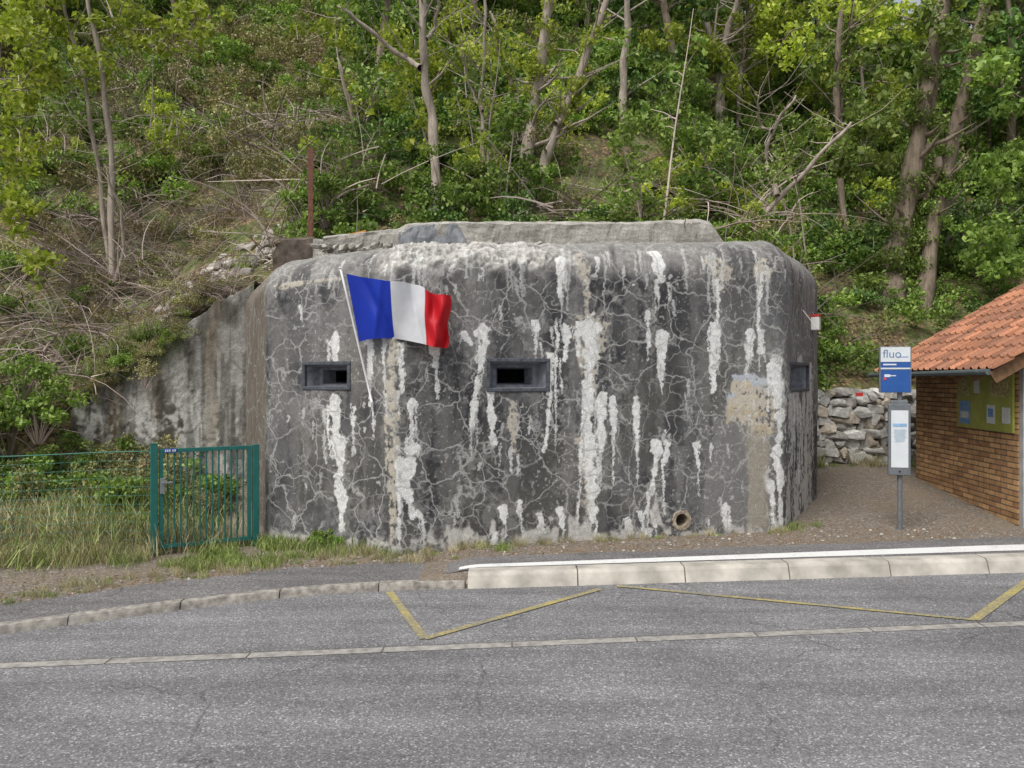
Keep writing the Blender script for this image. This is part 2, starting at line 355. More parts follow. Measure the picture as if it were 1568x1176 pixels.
Wt=[([(740,508),(738,540)],22),([(735,535),(733,575),(729,610)],15),([(729,620),(723,655)],13),([(708,512),(722,527)],9),([(752,600),(757,680)],13),([(820,495),(822,525)],12),
([(860,395),(858,452)],12),([(1005,388),(1015,430)],20),([(992,480),(995,530)],9),([(1013,515),(1013,578)],20),([(1100,430),(1098,500)],8),([(1095,500),(1091,600)],18),
([(1165,420),(1160,500)],8),([(1150,510),(1146,560)],14),([(1163,505),(1165,538)],15),([(975,612),(975,690)],11),([(1008,680),(1004,715),(997,755)],16),([(1022,683),(1021,705)],14),
([(937,610),(940,660)],15),([(918,610),(921,690)],17),([(514,622),(519,700),(525,808)],25),([(500,628),(506,700)],7),([(541,625),(541,650)],10),([(512,522),(512,552)],17),
([(631,620),(629,680)],14),([(628,690),(622,750),(632,790)],23),([(612,700),(613,840)],9),([(616,528),(617,600)],12),([(565,520),(567,622)],11),([(665,533),(665,560)],12),([(843,545),(842,610),(833,690)],11),
([(905,500),(905,560)],32),([(903,565),(898,640),(903,700)],22),([(903,690),(908,800)],23),([(885,495),(886,545)],11),([(868,500),(866,550)],15),([(853,490),(852,600)],6),([(892,640),(885,800)],8),
([(770,780),(772,800)],10),([(795,770),(797,795)],10),([(855,780),(862,812)],11),([(980,785),(984,812)],15),([(640,785),(650,800)],10),([(715,820),(716,840)],11),([(756,815),(756,840)],12),([(828,790),(833,815)],10),
([(1189,560),(1190,620)],30),([(1195,640),(1190,700),(1197,800)],20),([(1180,740),(1184,800)],11),([(1225,620),(1224,740)],11),([(1215,600),(1217,720)],7),([(962,795),(965,822)],14),([(1000,790),(1002,805)],10),([(1065,680),(1068,710)],10),([(1110,775),(1112,805)],12),([(590,520),(587,560)],6)]
Ct=[([(893,395),(900,455)],20),([(1098,412),(1104,440)],38),([(905,500),(902,600)],44),([(1167,415),(1165,435)],30),([(786,618),(786,690)],14),([(603,520),(600,600),(603,700),(602,842)],20),
([(1125,600),(1178,600)],22),([(1128,622),(1182,622)],26),([(1128,645),(1180,645)],20),([(895,680),(903,790)],22),([(425,438),(520,425)],9),([(900,455),(898,490)],8),([(590,640),(592,720)],7)]
for p,wd in Wt: add_streak(mW,p,wd,kids=2 if wd>11 else 1)
for p,wd in Ct: add_streak(mC,p,wd)
for _ in range(150):
    px=random.uniform(412,1225);py=random.choice([random.uniform(380,440),random.uniform(460,800),random.uniform(600,820)]);ln=random.uniform(2,30)
    add_streak(mW,[(px,py),(px+random.uniform(-3,3),py+ln)],random.uniform(2.5,6),random.uniform(.2,.8),halo=random.random()<.3)
for _ in range(36):
    px=random.uniform(600,1190);py=random.uniform(372,400);ln=random.uniform(15,95)
    add_streak(mW,[(px,py),(px+random.uniform(-3,3),py+ln)],random.uniform(3,7),random.uniform(.25,.7),halo=True)
for _ in range(80):
    px=random.uniform(412,1225);py=random.uniform(420,700);ln=random.uniform(60,220)
    add_streak(mG,[(px,py),(px+random.uniform(-5,5),py+ln)],random.uniform(6,28),random.uniform(.15,.42),halo=False)
def lerp(a,b,t): return a*(1-t[:,None])+np.asarray(b)*t[:,None]
n1=fbm(s*.9,z*.9,11);n2=fbm(s*4,z*2.2,12);n3=fbm(s*22,z*22,13);nvs=fbm(s*8,z*.55,14)
b0=sst(.38,.72,n1*.45+n2*.35+nvs*.2)
C=lerp(np.tile((.040,.040,.043),(len(s),1)),(.118,.117,.118),b0)
C*= (.6+.8*n3)[:,None]
ztp=ztop(s)
C=lerp(C,(.165,.155,.145),.5*(s<sA)*sst(1.2,3.2,z+n2*.8)*sst(.3,.6,n2+.1))
C=lerp(C,(.18,.178,.178),.6*sst(wall_s(980),wall_s(1180),s+.5*(n1-.5))*sst(1.6,3.1,z+(n2-.5)))
C=lerp(C,(.16,.158,.157),.4*sst(2.0,3.4,z+(n1-.5))*sst(.4,.6,n2))
C=lerp(C,(.24,.236,.23),.5*sst(.56,.70,fbm(s*2.6,z*1.5,47)*.6+n3*.4))
C=lerp(C,(.14,.135,.11),.3*sst(.5,.65,fbm(s*1.3,z*1.0,48)))
tl=sst(-.42,.12,z-ztp+Rr*.55+(n2-.5)*.9)
C=lerp(C,np.stack([.24+.22*(n3-.5),.23+.21*(n3-.5),.215+.2*(n3-.5)],1),tl*.85)
dm=sst(wall_s(560),wall_s(600),s)*(1-sst(wall_s(820),wall_s(900),s))*sst(-.28,-.1,z-ztp+(n2-.5)*.4+.12)
C=lerp(C,np.clip(np.stack([.22+.6*(n3-.25),.21+.58*(n3-.25),.19+.55*(n3-.25)],1),.04,.55),dm)
C=lerp(C,(.30,.285,.26),.5*sst(.15,.3,z-ztp)*sst(.35,.6,n3))
dk=sst(.48,.66,fbm(s*5,z*.6,21))*sst(-1.6,-.3,z-ztp)*(1-sst(-.15,.1,z-ztp))
C=lerp(C,(.042,.042,.044),dk*.65*(1-dm))
C=lerp(C,(.26,.25,.235),mG*.75)
def rect(x0,x1,y0,y1,nz=.1):
    a=wsz(x0,y1);b=wsz(x1,y0);e=.03
    ww=s+nz*(n2-.5)*1.6+.05*(n3-.5);zz=z+nz*(fbm(s*5,z*5,31)-.5)*2.5+.06*(n3-.5)
    return sst(a[0]-e,a[0]+e,ww)*(1-sst(b[0]-e,b[0]+e,ww))*sst(a[1]-e,a[1]+e,zz)*(1-sst(b[1]-e,b[1]+e,zz))
C=lerp(C,(.18,.175,.17),rect(1095,1180,640,825,.4)*.8)
C=lerp(C,(.42,.45,.49),rect(1122,1200,560,625,.38)*sst(.36,.5,n2*.4+n3*.6)*.9)
C=lerp(C,(.48,.46,.43),rect(1178,1246,560,830,.35)*sst(.42,.56,fbm(s*7,z*1.4,33)*.6+n3*.4)*.85)
C=lerp(C,(.46,.38,.26),rect(1120,1182,596,657,.25)*sst(.34,.48,n3*.7+n2*.3)*.85)
C=lerp(C,(.29,.26,.21),rect(1143,1174,652,812,.12)*.8)
C=lerp(C,(.45,.41,.34),mC*.85*sst(.30,.5,n3))
C=lerp(C,np.stack([.62+.3*(n3-.5)]*2+[.60+.3*(n3-.5)],1),mW*.95)
spk=sst(.82,.88,vn(s*42,z*36,41))*sst(.5,.7,fbm(s*1.6,z*1.6,42)); C=lerp(C,(.45,.44,.41),spk*.6)
bh=.10+.42*np.clip(fbm(s*5.5,z*.0+s*.3,44)-.42,0,1)*2*sst(wall_s(600),wall_s(660),s)*(1-sst(wall_s(1010),wall_s(1080),s))
bl=sst(.05,-.05,z-.12-bh-.12*(n3-.5))*sst(.40,.55,fbm(s*9,z*7,46)); C=lerp(C,(.50,.48,.45),bl*.85)
C=lerp(C,(.15,.12,.085),(s<sC-.1)*.7*np.ones(len(s)))
C=lerp(C,(.22,.20,.15),sst(.22,.0,z)*.4)
disp=.012*(n1-.5)*2+.012*(n2-.5)+.006*(n3-.5)+dm*(.11*(fbm(s*6,z*8,51)-.45)+.05*(n3-.5))+.001*mW
disp+= .10*tl*(fbm(s*2.5,z*2.5,53)-.5)*.6+.05*sst(.3,.5,z-ztp)*(fbm(s*7,z*9,54)-.3)
V=VV.reshape(-1,3).copy(); nxx=np.tile(NX,nrw);nyy=np.tile(NY,nrw)
an=np.clip((z-(ztp-Rr))/Rr,0,math.pi/2)
V[:,0]-=nxx*disp*np.cos(an);V[:,1]-=nyy*disp*np.cos(an);V[:,2]+=disp*np.sin(an)
i,j=np.meshgrid(np.arange(nrw-1),np.arange(ncl-1),indexing='ij');b=(i*ncl+j).ravel();Q=np.stack([b,b+1,b+1+ncl,b+ncl],1)
cs=s[Q].mean(1);cz=z[Q].mean(1)
EMB=[(463,537,553,597),(745,842,549,600),(1208,1238,556,601)]
keep=np.ones(len(Q),bool); embs=[]
for (x0,x1,y0,y1) in EMB:
    a=wsz(x0,y1);c=wsz(x1,y0); embs.append((a,c)); keep&=~((cs>a[0]+.02)&(cs<c[0]-.02)&(cz>a[1]+.02)&(cz<c[1]-.02))
ph=wsz(1043,796); keep&=~(np.hypot(cs-ph[0],cz-ph[1])<.085)
def bunkermat():
    m,nt,p,o=newmat('bunker_concrete'); at=N(nt,'ShaderNodeVertexColor',layer_name='Col'); v=pos(nt)
    nz=N(nt,'ShaderNodeTexNoise'); nz.inputs['Scale'].default_value=5; nz.inputs['Detail'].default_value=5; L(nt,v,nz.inputs['Vector'])
    wv=mix(nt,.22,v,nz.outputs['Color'],'ADD')
    c=at.outputs[0]
    for sc,wd,k,reg in ((2.1,.016,.95,(.34,.47)),(4.6,.024,.7,(.44,.56))):
        vo=N(nt,'ShaderNodeTexVoronoi',feature='DISTANCE_TO_EDGE'); vo.inputs['Scale'].default_value=sc; L(nt,wv,vo.inputs['Vector'])
        cr=ramp(nt,vo.outputs['Distance'],[(0,1.),(wd*.6,.6),(wd*1.6,0.)])
        ck=mix(nt,1.,cr,ramp(nt,noise(nt,v,1.1+sc*.3,3),[(reg[0],.0),(reg[1],k)]),'MULTIPLY')
        c=mix(nt,ck,c,(.34,.335,.32))
    f=noise(nt,v,70,4,.7); c=mix(nt,1.,c,ramp(nt,f,[(.25,.6),(.75,1.4)]),'MULTIPLY')
    f2=noise(nt,v,240,1,.7); c=mix(nt,1.,c,ramp(nt,f2,[(.3,.8),(.7,1.2)]),'MULTIPLY')
    pit=N(nt,'ShaderNodeTexVoronoi'); pit.inputs['Scale'].default_value=17; L(nt,wv,pit.inputs['Vector'])
    pk=ramp(nt,pit.outputs['Distance'],[(.03,.55),(.08,1.)]); c=mix(nt,1.,c,pk,'MULTIPLY')
    L(nt,c,p.inputs['Base Color']); p.inputs['Roughness'].default_value=.88
    bump(nt,p,mix(nt,.3,f,pk),.5,.008); return m
M_bunk=bunkermat(); bunker=empty('concrete_bunker')
obj_np('walls',V,Q[keep],M_bunk,bunker,col=C,smooth=True)
M_frame=simple('embrasure_frame',(.070,.077,.09),.7,.45,20,bmp=.004); M_rev=simple('embrasure_reveal',(.19,.20,.225),.8,.4,12,bmp=.004); M_black=simple('dark_interior',(.008,.008,.008),1,.1)
def wf(sv):
    P=np.array((np.interp(sv,S,PX),np.interp(sv,S,PY),0)); n=np.array((np.interp(sv,ss,nx),np.interp(sv,ss,ny),0)); n/=np.linalg.norm(n); t=np.array((n[1],-n[0],0)); return P,t,n
for (a,c) in embs:
    sm=(a[0]+c[0])/2;P,t,n=wf(sm);zc=(a[1]+c[1])/2;wd=(c[0]-a[0]);hh=c[1]-a[1];O=P+np.array((0,0,zc)); ax=np.array([t,n,(0,0,1)])
    E=Acc(); fb=.045
    E.box(O+np.array((0,0,hh/2-fb/2))+n*.022,(wd,.08,fb),ax);E.box(O-np.array((0,0,hh/2-fb/2))+n*.022,(wd,.08,fb),ax)
    for sg in(-1,1):E.box(O+t*sg*(wd/2-fb/2)+n*.024,(fb,.08,hh-2*fb),ax)
    E.obj('embrasure_frame',M_frame,bunker,bevel=.008)
    R=Acc(); ow,oh=wd/2-fb,hh/2-fb; levels=[(0.03,1,1),(.20,.80,.86),(.215,.66,.68),(.42,.5,.55)]
    pts=[]
    for (dp,kw,kh) in levels:
        for (u,vv) in((-1,-1),(1,-1),(1,1),(-1,1)): pts.append(O+n*dp+t*u*ow*kw+np.array((0,0,vv*oh*kh-.012*(dp>.1))))
    q=[]
    for l in range(3):
        for k in range(4): q.append([l*4+k,l*4+(k+1)%4,l*4+4+(k+1)%4,l*4+4+k])
    R.add(pts,q);R.obj('embrasure_reveal',M_rev,bunker)
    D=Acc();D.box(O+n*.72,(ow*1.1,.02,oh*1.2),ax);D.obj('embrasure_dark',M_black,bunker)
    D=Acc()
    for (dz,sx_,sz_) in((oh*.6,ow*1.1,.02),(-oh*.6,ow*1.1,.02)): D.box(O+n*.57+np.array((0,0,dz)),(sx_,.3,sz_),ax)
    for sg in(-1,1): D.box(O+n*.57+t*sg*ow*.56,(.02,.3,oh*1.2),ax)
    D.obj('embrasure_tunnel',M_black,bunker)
P,t,n=wf(ph[0]);A=Acc();O=P+np.array((0,0,ph[1]))
def ring(A,O,t,n,ro,ri,y0,y1,k=24):
    th=np.arange(k)*2*math.pi/k;jt=1+.2*(rng.random(k)-.5);cs_=(np.cos(th)[:,None]*t+np.sin(th)[:,None]*np.array((0,0,1.)))
    V=np.concatenate([O+cs_*ro*jt[:,None]*1.1+n*.05,O+cs_*ro*jt[:,None]+n*y0,O+cs_*ri+n*y0,O+cs_*ri+n*y1])
    Q=[[l*k+i,l*k+(i+1)%k,(l+1)*k+(i+1)%k,(l+1)*k+i] for l in range(3) for i in range(k)];A.add(V,Q)
ring(A,O,t,n,.125,.082,-.025,.4);A.obj('drain_pipe_collar',simple('drain_concrete',(.30,.25,.19),.9,.5,25,bmp=.01),bunker,smooth=False)
A=Acc();A.box(O+n*.38,(.2,.02,.2),np.array([t,n,(0,0,1)]));A.obj('drain_dark',M_black,bunker)
def slabmat():
    m,nt,p,o=newmat('roof_concrete');v=pos(nt);v2=pos(nt,(1,1,4));f=noise(nt,v,3,6,.7)
    c=ramp(nt,f,[(.3,(.22,.205,.18)),(.5,(.38,.36,.32)),(.72,(.50,.48,.43))]);c=mix(nt,1.,c,ramp(nt,noise(nt,v2,7,4),[(.3,.75),(.7,1.2)]),'MULTIPLY')
    g=noise(nt,v,45,5,.7);c=mix(nt,1.,c,ramp(nt,g,[(.3,.7),(.7,1.25)]),'MULTIPLY');L(nt,c,p.inputs['Base Color']);bump(nt,p,g,.8,.02);return m
M_slab=slabmat()
def rough_prism(name,outline,depth,mat,parent,nz=.02,y0=10.45,sl=.2245,res=.04,off=0,seed=0):
    o=np.array(outline);xs=np.arange(o[0,0],o[-1,0]+.001,res);zb=np.interp(xs,o[:,0],o[:,1]);zt=np.interp(xs,o[:,0],o[:,2])
    sec=[(0,0),(0,.35),(0,.6),(.0,.8),(.0,.93),(.05,1),(.3,1.0),(depth*.6,1.02),(depth,1.0),(depth,0)];ns=len(sec)
    V=[]
    for k,(dy,f) in enumerate(sec):
        nn=(fbm(xs*3,np.full(len(xs),k*.7),60+seed)-.5)*nz*2+(fbm(xs*11,np.full(len(xs),k*1.3),64+seed)-.5)*nz
        V.append(np.stack([xs,y0+sl*xs+dy+nn,zb+(zt-zb)*f+nn*.8*(f>0)],1))
    V=np.array(V);nr_,nc=V.shape[:2];i,j=np.meshgrid(np.arange(nr_-1),np.arange(nc-1),indexing='ij');b=(i*nc+j).ravel();Q=np.stack([b,b+1,b+1+nc,b+nc],1)
    caps=[]
    for c_ in(0,nc-1):
        for k in range(ns//2-1): caps.append([k*nc+c_,(k+1)*nc+c_,(ns-2-k)*nc+c_,(ns-1-k)*nc+c_])
    return obj_np(name,V.reshape(-1,3),np.concatenate([Q,caps]),mat,parent)
rough_prism('roof_slab',[(-2.45,3.7,3.95),(-2.2,3.7,4.00),(-1.5,3.7,4.10),(-1.4,3.7,4.17),(-.9,3.7,4.22),(.2,3.7,4.27),(1.6,3.7,4.33),(2.75,3.7,4.42),(2.9,3.7,4.38),(3.12,3.7,4.08)],2.4,M_slab,bunker,.035)
rough_prism('roof_block',[(-3.25,3.5,3.84),(-3.15,3.5,4.02),(-2.72,3.5,4.05),(-2.7,3.5,4.03)],.5,simple('roof_block_brown',(.10,.08,.065),.9,.5,9,bmp=.01),bunker,.025,y0=11.1,seed=2)
rough_prism('roof_block_pale',[(-2.72,3.5,4.03),(-2.45,3.5,4.00),(-2.40,3.5,3.8)],.5,M_slab,bunker,.03,y0=11.05,seed=4)
rough_prism('roof_lump',[(-1.5,3.7,4.05),(-1.3,3.7,4.16),(-1.0,3.7,4.19),(-.74,3.7,4.20),(-.62,3.7,4.0)],.5,simple('roof_grey',(.22,.23,.245),.8,.35,9,bmp=.015),bunker,.05,y0=10.43,seed=7)
A=Acc();p=np.array([(-2.28,10.2,4.0),(-2.1,10.2,4.03),(-1.95,10.22,4.07)]);A.tube(p,.02,8);A.obj('roof_rusty_bar',simple('rust_orange',(.42,.18,.04),.8,.4,20),bunker)
P,t,n=wf(float(sB+.0)+1.9);A=Acc();A.box(P+np.array((0,0,2.93))-n*.06,(.14,.12,.20),np.array([t,n,(0,0,1)]));A.obj('wall_box_white',simple('white_plastic',(.66,.66,.63),.4,.05),bunker,bevel=.01)
A=Acc();A.box(P+np.array((0,0,3.05))-n*.06,(.15,.13,.03),np.array([t,n,(0,0,1)]));A.obj('wall_box_red',simple('red_plastic',(.5,.04,.03),.4,.05),bunker)
p0=W(476,352,11.6);p1=W(475,226,11.6);post=Acc();post.box((p0+p1)/2-np.array((0,0,.2)),(.075,.012,p1[2]-p0[2]+.4));post.box((p0+p1)/2-np.array((-.0,-.035,.2)),(.012,.06,p1[2]-p0[2]+.4))
post.obj('rusty_iron_post',simple('rust',(.13,.06,.04),.9,.4,25,bmp=.004))
# ================================================================= wing retaining wall
wx=np.linspace(-6.82,-4.0,170);ztw=np.interp(wx,[-6.82,-6.75,-6.4,-5.4,-4.6,-4.0],[1.7,1.88,2.05,2.65,3.25,3.6])+.12*(fbm(wx*3,wx*0,70)-.5)+.07*(fbm(wx*14,wx*0,79)-.5)
tz=np.linspace(0,1,130);V=[]
for f in tz:
    zz=.2+(ztw-.2)*f;d_=.02*(fbm(wx*1.5,zz*1.5,71)-.5)+.012*(fbm(wx*12,zz*12,72)-.5)-.015*sst(.55,.6,fbm(wx*3,zz*2,78))
    V.append(np.stack([wx,11.85+d_+0*wx,zz],1))
for dy in(.06,.25,.45): V.append(np.stack([wx,11.85+dy+0*wx,ztw+.02],1))
V=np.array(V);xx=V[:,:,0].ravel();zz=V[:,:,2].ravel()
a1=fbm(xx*1.5,zz*1.2,73);a2=fbm(xx*6,zz*1.6,74);a3=fbm(xx*20,zz*20,75)
C2=lerp(np.tile((.075,.068,.055),(len(xx),1)),(.22,.212,.195),sst(.38,.58,a1*.5+a2*.5));C2=lerp(C2,(.44,.43,.40),sst(.48,.58,fbm(xx*4,zz*1.1,76)*.7+a3*.3)*sst(2.6,1.2,zz)*.85);C2=lerp(C2,(.13,.095,.055),sst(.50,.64,fbm(xx*3.2,zz*.7,77))*.5)
C2=lerp(C2,(.04,.038,.032),sst(.5,.62,fbm(xx*9,zz*.8,81))*.55)
C2=lerp(C2,(.07,.085,.035),sst(.42,.58,a2)*sst(-.55,-.0,zz-np.tile(ztw,len(tz)+3))*.85)
C2*=(.6+.8*a3)[:,None]
nr_,nc=V.shape[:2];i,j=np.meshgrid(np.arange(nr_-1),np.arange(nc-1),indexing='ij');b=(i*nc+j).ravel();Q=np.stack([b,b+1,b+1+nc,b+nc],1)
V2=V.reshape(-1,3);ext=V2[[0,(len(tz)-1)*nc]]+np.array((0,.45,0));V2=np.concatenate([V2,ext]);C2=np.concatenate([C2,C2[:2]]);Q=np.concatenate([Q,[[0,(len(tz)-1)*nc,len(V2)-1,len(V2)-2]]])
obj_np('retaining_wall',V2,Q,colmat('old_concrete',.9,45,.012,.3),None,col=C2,smooth=True)
# ================================================================= dry stone wall
import bmesh
bm=bmesh.new();bmesh.ops.create_cube(bm,size=2);bmesh.ops.subdivide_edges(bm,edges=bm.edges,cuts=4,use_grid_fill=True)
SV=np.array([v.co[:] for v in bm.verts]);SQ=np.array([[v.index for v in f.verts] for f in bm.faces]);bm.free()
def stone(A,c,sz,rot=0,c_=(.3,.3,.3),t0=.62,t1=1.05,k=13,sc=1.12):
    P=SV.copy()
    for _ in range(k):
        nn=rng.normal(size=3);nn/=np.linalg.norm(nn);t_=rng.uniform(t0,t1);d=P@nn-t_;P=P-np.where(d>0,d,0)[:,None]*nn
    P*=1.0+.05*(vn(P[:,0]*3+rng.random()*50,P[:,1]*3+P[:,2]*2,2)-.5)[:,None]
    P=P*np.asarray(sz)/2*sc; ca,sa=math.cos(rot),math.sin(rot); P=np.stack([P[:,0]*ca-P[:,2]*sa,P[:,1],P[:,0]*sa+P[:,2]*ca],1)
    A.add(P+np.asarray(c),SQ,np.tile(np.asarray(c_)*(.75+.5*rng.random()),(len(P),1)))
A=Acc();z=.3
while z<1.85:
    h=random.uniform(.13,.19);x=4.85+random.uniform(-.1,.1)
    while x<10.5:
        wd=random.choice([random.uniform(.12,.2),random.uniform(.2,.38)]);y=14.55+(x-5)*.13;hh=h*random.uniform(.85,1.3)
        k=random.random();c_=(.47,.46,.43) if k<.62 else ((.33,.315,.29) if k<.85 else (.42,.37,.30))
        if z<1.7 or random.random()<.6: stone(A,(x+wd/2,y+random.uniform(-.05,.05),z+h/2+random.uniform(-.035,.035)),(wd,.34,hh),random.uniform(-.3,.3),c_,.8,1.3,11,1.14)
        x+=wd
    z+=h*.95
swall=empty('dry_stone_wall');A.obj('stones',colmat('wall_stone',.9,14,.02,.3),swall)
A=Acc();A.add([(4.8,14.68,.1),(11,15.50,.1),(11,15.50,1.75),(4.8,14.68,1.75)],[[0,1,2,3]]);A.obj('wall_core',simple('wall_core_dark',(.08,.07,.055)),swall)
A=Acc();q=W(1316,604,14.3);A.box(q,(.12,.04,.07));A.obj('trail_marker_sign',simple('marker_red',(.55,.05,.05),.5,.1));A=Acc();A.box(q-np.array((0,0,.065)),(.12,.04,.055));A.obj('marker_white',simple('marker_white',(.7,.7,.68),.5,.1),bpy.data.objects['trail_marker_sign'])
# ================================================================= fence & gate
M_green=simple('green_steel',(.012,.12,.105),.4,.15,12,spec=.5)
gA=np.array((-4.10,8.75));gB=np.array((-3.12,9.30));gt=(gB-gA);gl=np.linalg.norm(gt);gt/=gl;g3=np.array((gt[0],gt[1],0));gn=np.array((-gt[1],gt[0],0));gax=np.array([g3,gn,(0,0,1)])
def gp(u,zv,off=0): return np.array((gA[0],gA[1],0))+g3*u+gn*off+np.array((0,0,zv))
gate=empty('green_metal_gate')
A=Acc();A.box(gp(-.0,.70),(.075,.075,1.30),gax);A.box(gp(gl,.68),(.075,.075,1.22),gax);A.box(gp(0,1.355),(.082,.082,.012),gax);A.box(gp(gl,1.295),(.082,.082,.012),gax);A.obj('posts',M_green,gate,bevel=.006)
A=Acc();A.box(gp(gl/2,1.27),(gl-.10,.04,.045),gax);A.box(gp(gl/2,.17),(gl-.10,.04,.045),gax)
for u in(.075,gl-.075):A.box(gp(u,.72),(.045,.041,1.055),gax)
for u in np.linspace(.075,gl-.075,15)[1:-1]:A.box(gp(u,.72),(.018,.018,1.055),gax)
A.obj('gate_leaf',M_green,gate,bevel=.003)
A=Acc();A.box(gp(.085,.87,-.035),(.05,.03,.18),gax);A.box(gp(.13,.91,-.07),(.12,.02,.022),gax);A.box(gp(.085,.91,-.055),(.02,.04,.022),gax);A.obj('handle',simple('handle_steel',(.3,.33,.33),.35,.1,metal=.7),gate,bevel=.004)
A=Acc();A.box(gp(.17,1.272,-.026),(.13,.006,.05),gax);A.obj('number_plate',simple('plate_blue',(.03,.09,.30),.4,.1),gate)
A=Acc()
for k in range(5):A.box(gp(.12+k*.022+(.012 if k>2 else 0),1.272,-.031),(.012,.003,.026),gax)
A.obj('plate_digits',simple('plate_white',(.7,.7,.7)),gate)
fence=empty('green_wire_fence');A=Acc();B_=Acc()
f0=np.array((-4.15,8.77));f1=np.array((-9.5,7.9));fl=np.linalg.norm(f1-f0);ft=(f1-f0)/fl
def fp(u,zv):q=f0+ft*u;return np.array((q[0],q[1],zv))
for zv in np.arange(.15,1.30,.10):A.tube([fp(u,zv+ .018*math.sin(u*2.1+zv)) for u in np.arange(.0,fl,.3)],.0022 if zv<1.2 else .006,4,cap=False)
for u in np.arange(0.05,fl,.10):A.tube([fp(u,.1),fp(u,1.25)],.0018,4,cap=False)
M_wire=simple('wire_green',(.03,.15,.11),.5,.2);A.obj('wire_mesh',M_wire,fence)
for u in(2.9,5.2):B_.tube([fp(u,.0),fp(u,1.3)],.02,8)
B_.obj('fence_posts',M_wire,fence)
# ================================================================= flag
flag=empty('french_flag')
ptp=W(521,410,8.72);pbt=W(571,622,wall_d(571)-.02)
A=Acc();A.tube([pbt+(ptp-pbt)*u for u in np.linspace(0,1,6)],.012,10);A.tube([ptp,ptp+(ptp-pbt)*.006],[.02,.015],10);A.obj('flag_pole',simple('pole_white',(.66,.66,.66),.4,.05),flag,smooth=True)
A=Acc();P_,t_,n_=wf(wall_s(571));A.box(pbt+n_*.0+np.array((0,0,.02)),(.03,.04,.07),np.array([t_,n_,(0,0,1)]));A.obj('pole_bracket',simple('bracket_grey',(.3,.3,.3)),flag)
nu,nw=150,100;U,Vv=np.meshgrid(np.linspace(0,1,nu),np.linspace(0,1,nw),indexing='ij')
def pl(u,a):
    a=np.array(a,float);return np.interp(u,a[:,0],a[:,1]),np.interp(u,a[:,0],a[:,2])
tx,ty=pl(U,[(0,529,419),(.2,566,426),(.36,594,431),(.5,620,432),(.66,647,438),(.72,655,447),(.85,668,452),(1,690,453)])
bx,by=pl(U,[(0,547,523),(.12,562,519),(.36,598,517),(.5,622,521),(.66,650,527),(.8,664,532),(1,684,533)])
def sm(a):
    k=np.ones(9)/9;return np.apply_along_axis(lambda q:np.convolve(np.pad(q,4,'edge'),k,'valid'),0,a)
tx,ty,bx,by=map(sm,(tx,ty,bx,by))
pxx=tx+(bx-tx)*Vv+5*np.sin(Vv*3.1)*np.sin(U*9)*U;pyy=ty+(by-ty)*Vv
rd=sst(.62,.8,U)
dd=8.72+(wall_d(571)-8.72)*(Vv*.5)*(1-U)-.05*U+U**.6*(.055*np.sin(U*13+Vv*1.8)+.015*np.sin(U*24-Vv*2+1))+rd*(.055*np.sin(U*24+Vv*3.2+1)+.022*np.sin(Vv*9-U*26+.5))
dd+=.03*np.exp(-((U-.12-.25*Vv)/.05)**2)-.025*np.exp(-((U-.30+.12*Vv)/.04)**2)+.02*np.exp(-((U-.55-.1*Vv)/.03)**2)
pxx+=rd*2.5*np.sin(Vv*8+.5)*U
FV=np.stack([(pxx-CX)/F*8.72,dd,CH-(pyy-HY)/F*8.72],-1).reshape(-1,3)
i,j=np.meshgrid(np.arange(nu-1),np.arange(nw-1),indexing='ij');b=(i*nw+j).ravel();Q=np.stack([b,b+1,b+1+nw,b+nw],1)
uf=U.ravel();FC=np.where((uf<.385)[:,None],(.012,.04,.42),np.where((uf<.69)[:,None],(.68,.69,.72),(.56,.012,.02)))
def flagmat():
    m,nt,p,o=newmat('flag_cloth');a=N(nt,'ShaderNodeVertexColor',layer_name='Col');v=pos(nt)
    c=mix(nt,1.,a.outputs[0],ramp(nt,noise(nt,v,6,4),[(.3,.88),(.7,1.08)]),'MULTIPLY');L(nt,c,p.inputs['Base Color']);p.inputs['Roughness'].default_value=.55
    t=N(nt,'ShaderNodeBsdfTranslucent');L(nt,c,t.inputs[0]);ms=N(nt,'ShaderNodeMixShader');ms.inputs[0].default_value=.25;L(nt,p.outputs[0],ms.inputs[1]);L(nt,t.outputs[0],ms.inputs[2]);L(nt,ms.outputs[0],o.inputs[0]);return m
obj_np('cloth',FV,Q,flagmat(),flag,col=FC,smooth=True)
# ================================================================= bus stop sign
stop=empty('bus_stop_sign')
M_grey=simple('grey_metal',(.13,.14,.15),.45,.15,15,spec=.5);M_wp=simple('white_panel',(.60,.63,.65),.35,.06);M_blue=simple('blue_panel',(.025,.09,.30),.35,.1)
bx_,by_=5.06,9.97
A=Acc();A.tube([(bx_,by_,.05),(bx_,by_,1.0),(bx_,by_,2.50)],.032,14);A.tube([(bx_,by_,.11),(bx_,by_,.14)],.06,14);A.obj('pole',M_grey,stop,smooth=False)
ca=math.radians(-12);sax=np.array([(math.cos(ca),math.sin(ca),0),(-math.sin(ca),math.cos(ca),0),(0,0,1)])
def sp(u,zv,off=0):return np.array((bx_,by_,zv))+sax[0]*u+sax[1]*off
A=Acc();A.box(sp(-.07,2.22,-.045),(.385,.045,.60),sax);A.obj('head_frame',M_grey,stop,bevel=.008)
A=Acc();A.box(sp(-.07,2.415,-.07),(.355,.006,.19),sax);A.box(sp(-.07,2.235,-.07),(.355,.005,.02),sax);A.obj('head_white',M_wp,stop)
A=Acc();A.box(sp(-.07,2.28,-.071),(.355,.006,.07),sax);A.box(sp(-.07,2.07,-.071),(.355,.006,.29),sax);A.obj('head_blue',M_blue,stop)
